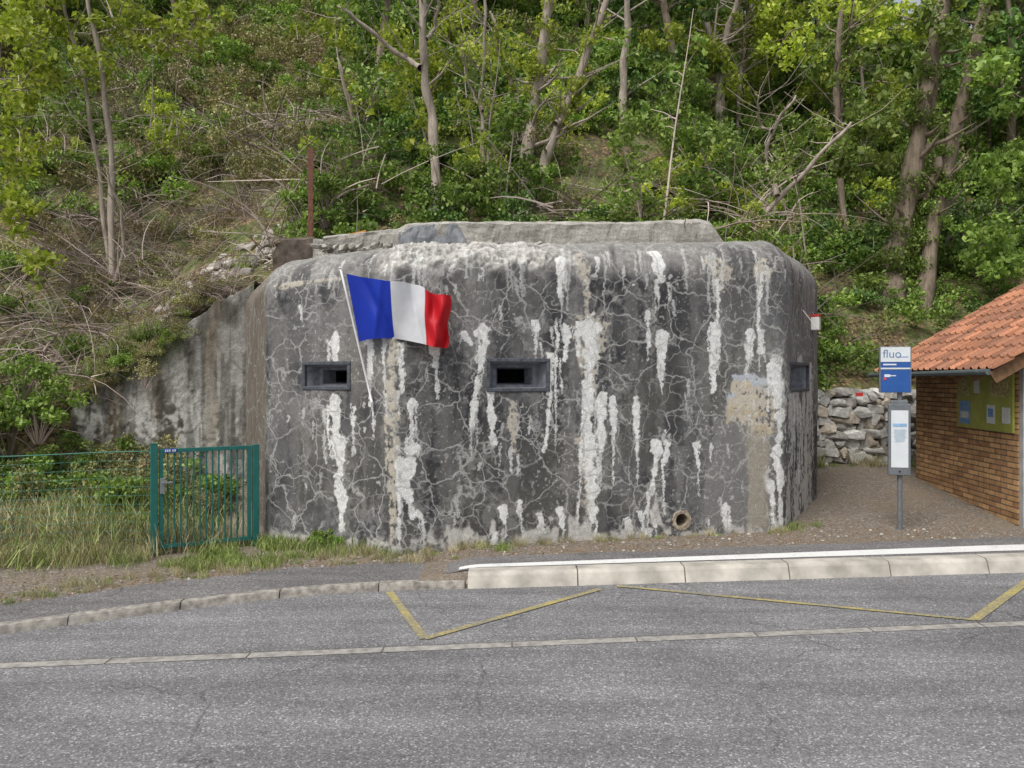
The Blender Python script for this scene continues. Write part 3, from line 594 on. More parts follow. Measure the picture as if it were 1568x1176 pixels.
A=Acc();A.box(sp(-.17,2.14,-.075),(.07,.004,.035),sax);A.box(sp(-.10,2.14,-.075),(.07,.004,.012),sax);A.box(sp(-.14,2.285,-.075),(.16,.004,.018),sax);A.obj('head_text_white',M_wp,stop)
A=Acc();A.box(sp(-.20,2.10,-.0755),(.035,.004,.03),sax);A.obj('head_text_red',simple('red_panel',(.6,.05,.05),.4,.05),stop)
A=Acc();A.box(sp(-.02,1.31,-.045),(.27,.05,.93),sax);A.box(sp(-.02,1.77,-.046),(.21,.044,.10),sax);A.obj('timetable_case',M_grey,stop,bevel=.012)
A=Acc();A.box(sp(-.02,1.32,-.072),(.205,.005,.74),sax);A.obj('timetable_paper',M_wp,stop)
A=Acc()
for k in range(12):A.box(sp(-.02+random.uniform(-.01,.01),1.32-.014*k+.12,-.0765),(random.uniform(.1,.16),.003,.004),sax)
A.obj('timetable_print',simple('print_blue',(.32,.42,.52)),stop)
A=Acc();A.box(sp(-.02,1.50,-.0765),(.17,.003,.04),sax);A.obj('timetable_blue',simple('print_blue2',(.25,.42,.62)),stop)
A=Acc();A.tube([sp(-.02,.90,-.071),sp(-.02,.90,-.079)],.012,10);A.obj('case_lock',simple('lock_black',(.02,.02,.02)),stop)
def text(body,size,loc,ax,mat,parent,name):
    cu=bpy.data.curves.new(name,'FONT');cu.body=body;cu.size=size;cu.extrude=.001;cu.materials.append(mat);o=link(bpy.data.objects.new(name,cu),parent)
    o.matrix_world=Matrix(((ax[0][0],0,-ax[1][0],loc[0]),(ax[0][1],0,-ax[1][1],loc[1]),(0,1,0,loc[2]),(0,0,0,1)));return o
text('fluo',.15,sp(-.225,2.375,-.0745),sax,simple('text_grey',(.12,.2,.33)),stop,'logo_text')
text('GRAND EST',.022,sp(-.035,2.375,-.0745),sax,simple('text_blue',(.03,.1,.4)),stop,'logo_text_small')
# ================================================================= shelter (brick)
shel=empty('brick_bus_shelter')
def brickmat():
    m,nt,p,o=newmat('brick');g=N(nt,'ShaderNodeNewGeometry');s_=N(nt,'ShaderNodeSeparateXYZ');L(nt,g.outputs['Position'],s_.inputs[0])
    ad=N(nt,'ShaderNodeMath',operation='ADD');L(nt,s_.outputs[0],ad.inputs[0]);L(nt,s_.outputs[1],ad.inputs[1])
    cb=N(nt,'ShaderNodeCombineXYZ');L(nt,ad.outputs[0],cb.inputs[0]);L(nt,s_.outputs[2],cb.inputs[1])
    b=N(nt,'ShaderNodeTexBrick');L(nt,cb.outputs[0],b.inputs['Vector']);b.inputs['Scale'].default_value=1;b.inputs['Brick Width'].default_value=.34;b.inputs['Row Height'].default_value=.075
    b.inputs['Mortar Size'].default_value=.009;b.inputs['Mortar Smooth'].default_value=.3;b.inputs['Color1'].default_value=(.47,.285,.135,1);b.inputs['Color2'].default_value=(.25,.125,.06,1);b.inputs['Mortar'].default_value=(.12,.09,.065,1);b.inputs['Bias'].default_value=-.1
    v=pos(nt);c=mix(nt,1.,b.outputs[0],ramp(nt,noise(nt,v,9,5),[(.3,.72),(.7,1.25)]),'MULTIPLY');L(nt,c,p.inputs['Base Color'])
    inv=N(nt,'ShaderNodeMath',operation='SUBTRACT');inv.inputs[0].default_value=1;L(nt,b.outputs['Fac'],inv.inputs[1]);bump(nt,p,inv.outputs[0],1.,.02);return m
M_brick=brickmat()
n0=np.array((6.72,10.15));n1_=np.array((7.06,13.35));wt=(n1_-n0);wl=np.linalg.norm(wt);wt/=wl;w3=np.array((wt[0],wt[1],0));wr=np.array((wt[1],-wt[0],0))
wax=np.array([wr,w3,(0,0,1)])
def sh(u,v,zv):return np.array((n0[0],n0[1],0))+wr*u+w3*v+np.array((0,0,zv))
A=Acc();A.box(sh(.11,wl/2,1.22),(.22,wl,2.3),wax);A.box(sh(2.605,wl-.11,1.22),(4.56,.22,2.3),wax);A.box(sh(5.0,wl/2,1.22),(.22,wl,2.3),wax);A.obj('brick_walls',M_brick,shel)
A=Acc();A.box(sh(.09,-.06,1.25),(.16,.11,2.4),wax);A.obj('corner_post',simple('post_grey',(.35,.35,.34),.7,.15),shel,bevel=.01)
tanr=.614;oe=-.50
def roofz(u):return 2.22+tanr*(u-oe) 
A=Acc();V=[sh(0,wl-.11,2.37),sh(5.1,wl-.11,2.37),sh(2.55,wl-.11,roofz(2.55)-.05),sh(2.55,wl-.11,roofz(2.55)-.05)];A.add(V,[[0,1,2,3]]);A.obj('gable',simple('gable_wood',(.18,.12,.07)),shel)
M_fas=simple('fascia_slate',(.09,.11,.115),.6,.2,10);M_wood=simple('rafter_wood',(.16,.09,.045),.7,.35,14)
A=Acc();A.box(sh(oe-.01,wl/2+.12,2.18),(.025,wl+1.0,.07),wax);A.tube([sh(oe-.06,-.4,2.19),sh(oe-.06,wl+.65,2.16)],.04,10);A.obj('gutter_and_fascia',M_fas,shel)
cr=math.atan(tanr)
rax=np.array([wr*math.cos(cr)+np.array((0,0,math.sin(cr))),w3,-wr*math.sin(cr)+np.array((0,0,math.cos(cr)))])
A=Acc()
for v in np.arange(-.3,wl+.6,.55):A.box(sh(1.0,v,roofz(1.0)-.13),(3.4,.07,.12),rax)
A.box(sh(1.0,wl/2+.1,roofz(1.0)-.06),(3.55,wl+1.0,.02),rax);A.box(sh(1.0,wl/2+.1-(wl+1.0)/2,roofz(1.0)-.1),(3.55,.025,.16),rax);A.obj('rafters',M_wood,shel)
pu=.21;pv=.30;L_u=wl+1.06;Lr=3.75
nT=int(L_u/pu);us=[];hs_=[]
prof=[(0,.0),(.1,.0),(.25,.004),(.5,.004),(.62,.012),(.72,.032),(.84,.036),(.94,.018),(.999,.001)]
for k in range(nT):
    for a,b in prof:us.append((k+a)*pu);hs_.append(b)
us=np.array(us);hs_=np.array(hs_);nR=int(Lr/pv);vr=[];vh=[]
for k in range(nR):vr+= [k*pv,(k+1)*pv-.001];vh+=[.03,.004]
M_tile=colmat('roof_tile',.8,40,.003,.3)
for side in(0,1):
    V=[];cc=[]
    for k,(a,h) in enumerate(zip(vr,vh)):
        row=k//2
        for idx,(u,hh_) in enumerate(zip(us,hs_)):
            t_=_T[(row*7+3)&255,(idx//9*5+1)&255];t2=_T[(row*3+9)&255,(idx//9*11+4)&255]
            ur=oe-.05+a*math.cos(cr);zz_=roofz(oe)-.02+a*math.sin(cr)+ (hh_+h)+.008*(t2-.5)
            if side: ur=2*2.55-ur
            V.append(sh(ur,-.5+u,zz_))
            cc.append((np.array((.40,.175,.095))*(1-t_)+np.array((.25,.12,.075))*t_)*(.68+.5*t2))
    nc=len(us);i,j=np.meshgrid(np.arange(len(vr)-1),np.arange(nc-1),indexing='ij');b=(i*nc+j).ravel()
    obj_np('roof_tiles',np.array(V),np.stack([b,b+1,b+1+nc,b+nc],1),M_tile,shel,col=np.array(cc))
M_bd=simple('board_green',(.27,.29,.06),.5,.15,6)
A=Acc();A.box(sh(-.02,1.20,1.77),(.03,.86,.80),wax);A.box(sh(-.02,.41,1.77),(.03,.70,.80),wax);A.obj('notice_board',M_bd,shel,bevel=.005)
A=Acc();A.box(sh(-.037,1.40,1.98),(.004,.34,.28),wax);A.box(sh(-.037,.39,1.98),(.004,.5,.26),wax);A.obj('board_maps',simple('map_olive',(.30,.27,.12),.5,.6,25),shel)
A=Acc();A.box(sh(-.037,.62,1.60),(.004,.22,.26),wax);A.box(sh(-.0375,1.02,2.0),(.004,.16,.22),wax);A.box(sh(-.038,.22,1.60),(.004,.2,.22),wax);A.obj('board_papers',simple('paper',(.5,.52,.52),.5,.15,40),shel)
A=Acc();A.box(sh(-.037,1.38,1.60),(.004,.32,.34),wax);A.box(sh(-.041,.62,1.62),(.003,.14,.12),wax);A.obj('board_blue_poster',simple('poster_blue',(.10,.22,.42),.4,.5,30),shel)
A=Acc();A.box(sh(-.040,1.38,1.56),(.004,.24,.10),wax);A.obj('poster_photo',simple('poster_print',(.45,.45,.42),.4,.6,60),shel)
# ================================================================= vegetation
def leaves(C,size,asp=.6,up=.35):
    n=len(C);a=rng.normal(size=(n,3));a/=np.linalg.norm(a,axis=1)[:,None];nn=rng.normal(size=(n,3));nn[:,2]=np.abs(nn[:,2])+up;b=np.cross(nn,a);b/=np.linalg.norm(b,axis=1)[:,None]+1e-9
    sz=(size*(.6+.8*rng.random(n)))[:,None];dn=np.array((0,0,-1.))*sz*.12
    V=np.stack([C-a*sz*.5+dn,C+b*sz*asp*.5,C+a*sz*.5+dn,C-b*sz*asp*.5],1).reshape(-1,3);return V,np.arange(4*n).reshape(-1,4)
def cloud(centers,rad,per):
    out=[]
    for c,r in zip(centers,rad):
        k=max(6,int(per*r*r));d=rng.normal(size=(k,3));d/=np.linalg.norm(d,axis=1)[:,None];out.append(np.asarray(c)+d*(r*rng.random(k)**.5)[:,None]*np.array((1,1,.75)))
    return np.concatenate(out)
def leafrand(n): return np.repeat(rng.random(n),4)
def add_leaves(A,C,size,m=0,**k):
    V,Q=leaves(C,size,**k);A.add(V,Q,leafrand(len(C)),m)
def t_bush(size,nc=14,h=.9,ls=.095,per=1700):
    A=Acc();cs=rng.normal(size=(nc,3))*np.array((.33,.33,.25))*size;cs[:,2]=np.abs(cs[:,2])+rng.random(nc)*h*.6*size+.05
    for c in cs: A.tube([(c[0]*.1,c[1]*.1,-.2),c*np.array((.6,.6,.5)),c],[.012,.009,.004],3,.4,1,cap=False)
    add_leaves(A,cloud(cs,(.12+.16*rng.random(nc))*size,per),ls);return A
def t_cover(nc=26,ls=.08,hh=.2,per=1100):
    A=Acc();r=.78*np.sqrt(rng.random(nc));th=rng.random(nc)*6.28;cs=np.stack([r*np.cos(th),r*np.sin(th),rng.random(nc)*hh],1);add_leaves(A,cloud(cs,.13+.12*rng.random(nc),per),ls,up=.8);return A
def t_brush(n=60,sp=.8,hh=.7):
    A=Acc()
    for _ in range(n):
        p=np.array((random.uniform(-sp,sp),random.uniform(-sp,sp),random.uniform(0,.1)));d=np.array((random.gauss(0,1),random.gauss(0,1),random.uniform(.0,1.3)));d/=np.linalg.norm(d);ln=random.uniform(.5,1.3)
        bnd=np.array((random.gauss(0,.2),random.gauss(0,.2),-random.uniform(.0,.5)))
        pts=[p+d*ln*u+bnd*u*u*ln for u in np.linspace(0,1,5)];r=random.uniform(.004,.011)
        A.tube(pts,[r,r*.9,r*.8,r*.6,r*.3],3,random.random(),0,cap=False)
    return A
def t_grass(n,h,spread,wd=.006):
    A=Acc();b=np.stack([rng.normal(size=n)*spread,rng.normal(size=n)*spread,np.zeros(n)-.02],1);ln=h*(.4+.8*rng.random(n));d=np.stack([rng.normal(size=n)*.28,rng.normal(size=n)*.28,np.ones(n)],1)
    sd=rng.normal(size=(n,3));sd[:,2]=0;sd/=np.linalg.norm(sd,axis=1)[:,None]
    m1=b+d*ln[:,None]*.55;bend=np.stack([rng.normal(size=n)*.35,rng.normal(size=n)*.35,-.25*np.ones(n)],1);tp=b+d*ln[:,None]+bend*ln[:,None]*.5
    V=np.stack([b-sd*wd,b+sd*wd,m1+sd*wd*.8,m1-sd*wd*.8,m1-sd*wd*.8,m1+sd*wd*.8,tp+sd*wd*.15,tp-sd*wd*.15],1).reshape(-1,3)
    q=np.arange(n)[:,None]*8;Q=np.concatenate([q+np.array([[0,1,2,3]]),q+np.array([[4,5,6,7]])]);A.add(V,Q,np.repeat(rng.random(n),8));return A
def t_sapling(h,ls=.1,nc=20,lean=.15,per=1000,stems=None):
    A=Acc();
    for st in range(stems or random.choice([1,2,3])):
        lx,ly=random.gauss(0,lean),random.gauss(0,lean);pts=[np.array((lx*h*u**1.3+.05*math.sin(u*9+st),ly*h*u**1.3,h*u-.3)) for u in np.linspace(0,1,9)]
        A.tube(pts,np.linspace(.028,.006,9),5,.8,1,cap=False)
        cs=[]
        for _ in range(nc):
            u=random.uniform(.25,1);k=u*8;i0=min(7,int(k));p=pts[i0]+(pts[i0+1]-pts[i0])*(k-i0);ang=random.random()*6.28;rr=random.uniform(.2,.6)*(1.2-u*.7)*h*.28;e=p+np.array((math.cos(ang)*rr,math.sin(ang)*rr,rr*random.uniform(.2,.8)))
            A.tube([p,(p+e)/2+np.array((0,0,.03)),e],[.008,.006,.003],3,.7,1,cap=False);cs.append(e)
        if per: add_leaves(A,cloud(cs,.10+.2*rng.random(len(cs)),per),ls)
    return A
def t_tree(h,r,nc=46,cb=.3,spread=.33,per=380,ls=.18):
    A=Acc();wx,wy=random.gauss(0,.05),random.gauss(0,.05);ph_=random.random()*6
    pts=[np.array((wx*h*u+.12*math.sin(u*6+ph_),wy*h*u+.1*math.cos(u*5+ph_),h*u-.4)) for u in np.linspace(0,1,12)];A.tube(pts,r*np.linspace(1,.12,12),8,.5,1,cap=False)
    cs=[]
    for _ in range(nc):
        u=random.uniform(cb,1);k=u*11;i0=min(10,int(k));p=pts[i0]+(pts[i0+1]-pts[i0])*(k-i0);ang=random.random()*6.28;rr=h*spread*random.uniform(.25,1)*math.sin(math.pi*min(1,(u-cb)/(1-cb)*.8+.2))**.6
        e=p+np.array((math.cos(ang)*rr,math.sin(ang)*rr,rr*random.uniform(.0,.7)));md=(p+e)/2+np.array((random.gauss(0,.1),random.gauss(0,.1),rr*.12))
        A.tube([p,md,e],[r*.28,r*.17,r*.06],4,.5,1,cap=False);cs.append(e)
    add_leaves(A,cloud(cs,.3+.45*rng.random(len(cs)),per),ls);return A
def inst(parent,me,loc,sc,rz=None,tilt=.1):
    o=bpy.data.objects.new(me.name,me);o.location=loc;o.scale=(sc,sc,sc*random.uniform(.85,1.2));o.rotation_euler=(random.gauss(0,tilt),random.gauss(0,tilt),random.random()*6.28 if rz is None else rz);link(o,parent)
def bushset(nm,mat,n=2,**k):return [t_bush(1.,**k).mesh(nm,[mat,M_twig]) for _ in range(n)]
bu_mid=bushset('bush_green',LF_mid,3);bu_yel=bushset('bush_yellow',LF_yel,2);bu_dark=bushset('bush_dark',LF_dark,2);bu_oli=bushset('bush_olive',LF_olive,3,ls=.065,per=2000)
cv_mid=[t_cover().mesh('cover_green',[LF_mid]) for _ in range(2)];cv_oli=[t_cover(ls=.055,per=1500).mesh('cover_olive',[LF_olive]) for _ in range(2)];cv_dark=[t_cover().mesh('cover_dark',[LF_dark])]
br=[t_brush().mesh('dry_brush',[M_twig]) for _ in range(4)]
gr_g=[t_grass(90,.22,.12).mesh('grass_tuft',[M_grass]) for _ in range(2)];gr_s=[t_grass(120,.5,.16,.0045).mesh('dry_grass_tuft',[M_straw]) for _ in range(3)];gr_t=[t_grass(150,.6,.38,.008).mesh('tall_grass',[M_grass]) for _ in range(2)]
sap=[t_sapling(random.uniform(2.2,3.6)).mesh('sapling',[LF_mid,M_twig]) for _ in range(4)]+[t_sapling(3.).mesh('sapling_yellow',[LF_yel,M_twig]) for _ in range(2)]
sap_b=[t_sapling(random.uniform(3,4.5),nc=14,per=250,lean=.12).mesh('thin_sapling',[LF_mid,M_twig]) for _ in range(3)]
under=empty('hillside_undergrowth');brushp=empty('dry_brush_thicket');sapp=empty('sapling_thicket')
Y=9.9
while Y<40:
    sp_=.050*Y;X=-(.72*Y+1.5)
    while X<.72*Y+1.5:
        x=X+random.uniform(-.5,.5)*sp_;y=Y+random.uniform(-.5,.5)*sp_;X+=sp_
        ys=float(Ys(x))
        if y<ys+.08: continue
        z=float(hz(x,y));px=CX+x/y*F;py=HY-(z-CH)/y*F
        sc=sp_*random.uniform(.9,1.4);r=random.random();f=float(fbm(x*.3,y*.3,90))
        if 830<px<1040 and 225<py<345:
            if r<.6: inst(under,random.choice(cv_oli+gr_t),(x,y,z-.04),sc*.7)
            if r<.35: inst(under,random.choice(gr_t),(x,y,z),.6)
            if r>.75: inst(brushp,random.choice(br),(x,y,z),.5,tilt=.3)
            continue
        if px<260 and 330<py<720:
            if r<.85: inst(brushp,random.choice(br),(x,y,z),random.uniform(.8,1.3),tilt=.3)
            if r<.3: inst(under,random.choice(cv_oli+cv_mid),(x,y,z),sc)
            elif r>.8: inst(under,random.choice(bu_mid+bu_oli),(x,y,z),sc*.8)
            continue
        if 250<px<470 and 290<py<480:
            if r<.6: inst(under,random.choice(cv_oli),(x,y,z-.05),sc*.85)
            if r<.6: inst(brushp,random.choice(br),(x,y,z),.7,tilt=.3)
            if r>.65: inst(under,random.choice(bu_oli+gr_t),(x,y,z),sc*.6)
            continue
        if px>1230 and py>430:
            inst(under,random.choice(cv_mid+cv_dark+cv_oli),(x,y,z-.03),sc*1.0)
            if r<.3: inst(under,random.choice(bu_dark+bu_mid),(x,y,z),sc*.6)
            continue
        if px<540:
            inst(under,random.choice(cv_oli+cv_oli+cv_mid),(x,y,z),sc*1.1)
            if r<.5: inst(under,random.choice(bu_oli+bu_oli+bu_mid),(x,y,z),sc*random.uniform(.6,1.0))
            elif r<.62: inst(under,random.choice(bu_yel+bu_mid),(x,y,z),sc*.8)
            if r>.55: inst(brushp,random.choice(br),(x,y,z),random.uniform(1.,1.7),tilt=.3)
            if r>.95: inst(sapp,random.choice(sap+sap_b),(x,y,z),random.uniform(.5,1))
            continue
        inst(under,random.choice(cv_mid+cv_dark),(x,y,z),sc*1.15)
        if r<.55: inst(under,random.choice(bu_mid+bu_dark if px<900 or f>.5 else bu_dark+bu_dark+bu_mid),(x,y,z),sc*random.uniform(.7,1.1))
        elif r<.74: inst(under,random.choice(bu_oli+bu_yel),(x,y,z),sc*.9)
        if r>.86: inst(sapp,random.choice(sap+sap_b),(x,y,z),random.uniform(.7,1.2))
        if .5<r<.58: inst(brushp,random.choice(br),(x,y,z),random.uniform(1.,1.8),tilt=.3)
    Y+=sp_
ft_=[t_tree(random.uniform(7,10),random.uniform(.10,.17)).mesh('forest_tree',[LF_mid if k%2 else LF_dark,M_bark]) for k in range(4)]+[t_tree(8,.12).mesh('forest_tree_light',[LF_yel,M_barkp])]
forest=empty('distant_forest')
for _ in range(80):
    y=random.uniform(21,42);x=random.uniform(-.75*y-4,.75*y+4);px=CX+x/y*F
    if px<560 and (random.random()<.6 or y<30) and px>120: continue
    z=float(hz(x,y));inst(forest,random.choice(ft_[:4] if random.random()<.72 else ft_[-1:]),(x,y,z),random.uniform(.7,1.1),tilt=.05)
def PT(pts,d):return [W(a,b,d) for a,b in pts]
def tree(name,base,stems,clumps,leafm,barkm,lsz=.11,per=700,ivy=None,extra=None,nb=14):
    e=empty(name,(0,0,0));d0=ray_hill(*base)[1];A=Acc();Lf=Acc()
    for (pts,w0,w1,dd) in stems:
        P=np.array(PT(pts,d0+dd))
        if P[0][2]<float(hz(P[0][0],P[0][1]))+.9: P[0][2]=float(hz(P[0][0],P[0][1]+.25))-.5
        t=np.linspace(0,1,len(P));tt=np.linspace(0,1,len(P)*5);P2=np.stack([np.interp(tt,t,P[:,k]) for k in range(3)],1);first=P2[0].copy()
        for k in range(3):P2[:,k]=np.convolve(np.pad(P2[:,k],2,'edge'),np.ones(5)/5,'valid')
        P2[0]=first
        P2[:,1]+=.25*np.sin(tt*5);P2[:,0]+=.02*np.sin(tt*23);rad=np.linspace(w0,w1,len(P2))/F*d0/2;rad[0]*=1.25
        A.tube(P2,rad*(1+.12*np.sin(tt*31)),9)
        for _ in range(nb):
            k=random.randint(len(P2)//4,len(P2)-2);p=P2[k];ang=random.random()*6.28;ln=random.uniform(.4,1.3);q=p+np.array((math.cos(ang)*ln,math.sin(ang)*ln,ln*random.uniform(.2,1)));mdd=(p+q)/2+np.array((random.gauss(0,.06),0,-.05))
            A.tube([p,mdd,q],[rad[k]*.35,rad[k]*.25,.004],5,cap=False)
        if ivy:
            ks=[int(u*(len(P2)-1)) for u in np.random.default_rng(3).uniform(ivy[0],ivy[1],ivy[2])]
            add_leaves(Lf,cloud([P2[k]+rng.normal(size=3)*rad[k]*.8 for k in ks],[rad[k]*1.1+.08 for k in ks],2600),.075)
    for (cx,cy,r,dd,n) in clumps:
        cs=[]
        for _ in range(n):
            c=W(cx+random.gauss(0,r*.55),cy+random.gauss(0,r*.5),d0+dd+random.gauss(0,.6));cs.append(c)
        k0=W(cx,cy+r*.3,d0+dd*.5)
        for c in cs[::2]:A.tube([k0,(k0+c)/2+rng.normal(size=3)*.06,c],[.018,.012,.004],4,cap=False)
        add_leaves(Lf,cloud(cs,.12+.22*rng.random(n),per*1.6),lsz)
    A.obj('trunk_and_branches',barkm,e,smooth=True)
    if Lf.n:Lf.obj('foliage',leafm,e)
tree('slender_tree',(170,460),[([(170,460),(162,330),(158,200),(152,90),(142,0),(135,-90)],11,5,0),([(174,457),(150,330),(136,230),(128,120),(108,20),(95,-60)],8,4,.3),([(160,440),(185,330),(170,250)],6,3,-.2)],[(60,30,90,0,28),(180,20,80,.5,22),(30,120,60,0,16),(30,230,45,0,12),(20,330,35,-.5,7),(120,100,50,0,8),(230,60,40,0,6),(300,15,50,0,8),(60,400,35,-.5,4)],LF_yel,M_barkp,.13,450,nb=8)
tree('birch_like_tree',(668,300),[([(668,300),(664,205),(655,150),(647,100),(651,40),(643,-40)],16,9,-.6),([(645,105),(632,88),(600,72),(550,36),(520,18)],10,4,-.6),([(652,60),(668,20),(680,-30)],6,3,-.6)],[(640,-10,60,0,10),(520,25,30,0,5),(570,120,35,0,5)],LF_mid,M_barkp,.11,450,nb=5)
tree('twin_trunk_tree',(810,288),[([(803,288),(808,220),(820,140),(836,50),(842,-40)],22,12,-.2),([(824,290),(838,225),(866,165),(905,70),(935,-20)],18,8,-.2),([(815,250),(800,160),(770,90),(750,20)],9,4,.0),([(850,190),(880,150),(890,120)],8,4,-.2)],[(760,130,60,.7,14),(880,60,60,1.2,12),(720,60,50,1,10),(870,190,30,.7,4),(700,180,40,.5,8)],LF_yel,M_barkp,.09,380,ivy=(.4,.9,16))
tree('forked_tree',(1108,250),[([(1108,250),(1106,160),(1101,95),(1088,60),(1068,20)],18,7,-.5),([(1102,110),(1112,60),(1130,0),(1140,-50)],12,6,-.5)],[(1080,200,50,0,6),(1120,20,60,1,8)],LF_mid,M_barkp,.1,450,ivy=(0,.3,6))
tree('large_ivy_tree',(1368,455),[([(1364,462),(1376,390),(1398,300),(1414,180),(1428,60),(1442,-80)],38,18,0),([(1385,462),(1392,380),(1420,300),(1430,240)],22,12,.3)],[(1330,190,50,-1,20),(1350,110,50,-.5,14),(1290,240,35,-1,9),(1440,20,60,-.5,12)],LF_mid,M_bark,.15,520,ivy=(.15,.9,36))
tree('leaning_ivy_tree',(1415,468),[([(1410,470),(1437,345),(1462,240),(1482,120),(1500,20),(1515,-80)],26,14,0)],[(1530,120,45,-1,18),(1545,260,45,-1,22),(1515,370,45,-.5,16),(1550,400,40,-1,12)],LF_mid,M_bark,.15,560,ivy=(.15,.9,36))
tree('bare_leaning_tree',(1150,355),[([(1150,358),(1172,325),(1215,285),(1255,235),(1300,190)],11,4,0),([(1190,300),(1178,240),(1185,190),(1215,150)],8,3,0),([(1183,200),(1165,175),(1150,150)],5,2,0)],[(1200,240,40,0,8),(1270,210,30,0,5),(1130,230,30,0,5)],LF_mid,M_barkp,.1,450,nb=10)
tree('overhanging_tree',(1330,440),[([(1300,420),(1290,200),(1280,60),(1300,-80)],12,8,2)],[(1300,20,80,0,16),(1420,10,60,0,10),(1210,30,60,0,10)],LF_yel,M_bark,.13,450)
tree('thin_bare_tree',(560,250),[([(545,255),(541,200),(535,150),(520,90)],6,3,0),([(548,255),(560,180),(590,120)],5,2,.3)],[(540,140,30,0,4)],LF_yel,M_barkp,.1,400,nb=8)
tree('thin_bare_tree',(745,280),[([(745,285),(738,200),(735,140),(745,60),(740,-20)],8,4,-.2),([(740,170),(715,120),(705,60)],5,2,-.1)],[(730,90,40,0,6)],LF_yel,M_barkp,.09,380,nb=14)
tree('thin_bare_tree',(960,200),[([(960,210),(955,120),(962,40),(955,-40)],14,8,-.4)],[(960,60,50,0,6),(1000,170,40,0,6)],LF_mid,M_barkp,.11,400,nb=8)
for i_,(px,py,sc,ms) in enumerate([(60,620,.75,bu_mid),(35,560,.6,bu_mid),(75,680,.5,bu_mid),(15,640,.8,bu_mid),(220,545,.4,bu_oli),(480,330,.7,bu_mid),(500,300,.8,bu_mid),(455,300,.6,bu_mid)]):
    p=W(px,py,11.0 if px<230 else 13.0)
    inst(under,random.choice(ms),(p[0],p[1],p[2]-.4),sc)
verge=empty('verge_grass')
def G3(px,py):
    d=(CH-.1)*F/(py-HY);return (px-CX)/F*d,d
for _ in range(500):
    x=random.uniform(-8,-3.1);fy=8.77+(x+4.15)*.163;y=fy+random.uniform(-.4,2.0)
    if x>-4.1 and y<8.8+(x+4.1)*.56-.05: continue
    if x>-4.2 and y> 9.4: continue
    if x>-4.1 and random.random()<.5: continue
    inst(verge,random.choice(gr_s*5+gr_t if x<-4.1 else gr_g*2+gr_s),(x,y,float(hz(x,y))),random.uniform(.55,1.1) if y>fy+.1 else random.uniform(.25,.6),tilt=.14)
for _ in range(70):
    x=random.uniform(-9,-4.3);y=random.uniform(10.1,11.7);inst(under,random.choice(cv_mid+bu_oli+bu_mid),(x,y,float(hz(x,y))),random.uniform(.5,.8))
for _ in range(60):
    x=random.uniform(-6.75,-4.4);inst(under,random.choice(cv_oli+cv_mid+bu_oli+gr_t),(x,12.0+random.uniform(-.02,.35),float(hz(x,12.4))-.02),random.uniform(.2,.42))
for _ in range(22):
    x=random.uniform(-6.6,-4.9);inst(under,random.choice(cv_mid+cv_oli),(x,11.8,float(hz(x,12.2))-random.uniform(.0,.3)),random.uniform(.2,.35),tilt=.5)
for _ in range(16):
    x=random.uniform(-6.3,-4.2);inst(brushp,random.choice(br),(x,12.2,float(hz(x,12.3))),random.uniform(.25,.5),tilt=.3)
for (px,py,n,sc) in[(490,838,10,.9),(500,845,8,.7),(385,860,12,.8),(420,835,12,1.),(300,868,6,.6),(580,842,9,1.1),(610,846,5,.7),(765,846,4,.6),(1215,812,5,.6),(340,850,14,1.),(440,850,8,.5),(265,862,8,.6)]:
    for _ in range(n):
        x,y=G3(px+random.gauss(0,16),py+random.gauss(0,3));inst(verge,random.choice(gr_g),(x,y,float(hz(x,y))),sc*random.uniform(.4,.95))
for _ in range(80):
    sv=random.uniform(sC,sB);P,t,n=wf(sv);q=P-n*random.uniform(.02,.12);inst(verge,random.choice(gr_g+gr_s),(q[0],q[1],float(hz(q[0],q[1]))),random.uniform(.1,.3))
for _ in range(90):
    x=random.uniform(-5.5,-.6);y=float(Bk(x))+random.uniform(-.04,.5);inst(verge,random.choice(gr_g+gr_s),(x,y,float(hz(x,y))),random.uniform(.1,.3))
for _ in range(3):
    x,y=G3(490+_*12,836);inst(verge,bu_mid[0],(x,y-.0,.05),.26)
for _ in range(26):
    x=random.uniform(5.2,8.5);y=14.25+(x-5)*.13+random.uniform(-.1,.1);inst(verge,random.choice(gr_g+gr_s),(x,y,float(hz(x,y))),random.uniform(.3,.7))
A=Acc()
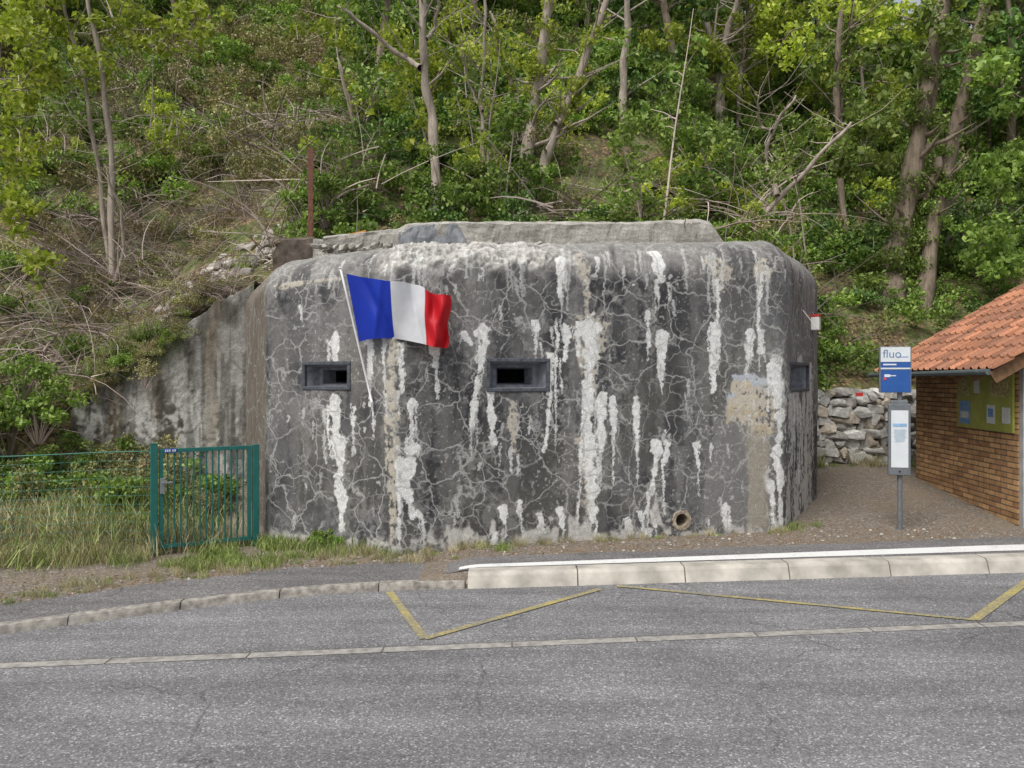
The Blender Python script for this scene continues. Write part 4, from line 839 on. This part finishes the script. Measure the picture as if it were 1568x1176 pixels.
def tetr(x,y,z,r,c_):
    a=random.random()*6.28;V=[(x+r*math.cos(a+k*1.57)*random.uniform(.7,1.2),y+r*math.sin(a+k*1.57)*random.uniform(.7,1.2),z) for k in range(4)];T=[(p[0]*.5+x*.5,p[1]*.5+y*.5,z+r*random.uniform(.4,.8)) for p in V]
    A.add(V+T,[[0,1,5,4],[1,2,6,5],[2,3,7,6],[3,0,4,7],[4,5,6,7]],np.tile(c_,(8,1)))
for _ in range(3000):
    x=random.uniform(-6,6.3)
    if x<-.5: y=float(Bk(x))+abs(random.gauss(0,.6))-.08
    else: y=float(K(x))+np.interp(x,[-.8,5,9],[.75,1.1,1.2])+abs(random.gauss(0,.6))
    if y>13: continue
    k=random.random();c_=np.array((.26,.23,.195) if k<.45 else ((.22,.125,.055) if k<.9 else (.42,.39,.34)))*random.uniform(.6,1.1)
    tetr(x,y,float(hz(x,y))+.003,random.uniform(.005,.016) if k<.95 else random.uniform(.015,.028),c_)
A.obj('gravel_and_leaf_litter',colmat('gravel',.9,60,.002))
A=Acc()
for _ in range(230):
    u=random.random();x=-6.3+2.9*u+random.gauss(0,.18);y=12.2+random.uniform(0,1.3)+.6*u
    r=random.uniform(.04,.14);stone(A,(x,y,float(hz(x,y))+r*.3),(r*1.6,r*1.4,r),random.random(),(.38,.35,.31))
for _ in range(40):
    x=random.uniform(.6,3.4);y=random.uniform(13.2,14.6);r=random.uniform(.05,.14);stone(A,(x,y,float(hz(x,y))+r*.2),(r*2,r*1.4,r),random.random(),(.36,.34,.31))
for _ in range(110):
    x=random.uniform(-2.5,1.6);y=10.22+.2245*x+random.uniform(-.2,.2);r=random.uniform(.02,.07);stone(A,(x,y,3.80+.045*(x+1)+r*.3),(r*2,r*1.6,r),random.random(),(.33,.31,.27))
A.obj('rubble_stones',bpy.data.materials['wall_stone'])
p=ray_hill(1005,302);A=Acc();A.box(p+np.array((0,-.1,.16)),(1.15,.22,.05),np.array([(.95,.1,-.28),(-.1,1,.05),(.28,0,.95)]));A.obj('weathered_plank',simple('plank_grey',(.13,.12,.11),.9,.4,12,bmp=.006),bevel=.004)
print('objects',len(bpy.data.objects))
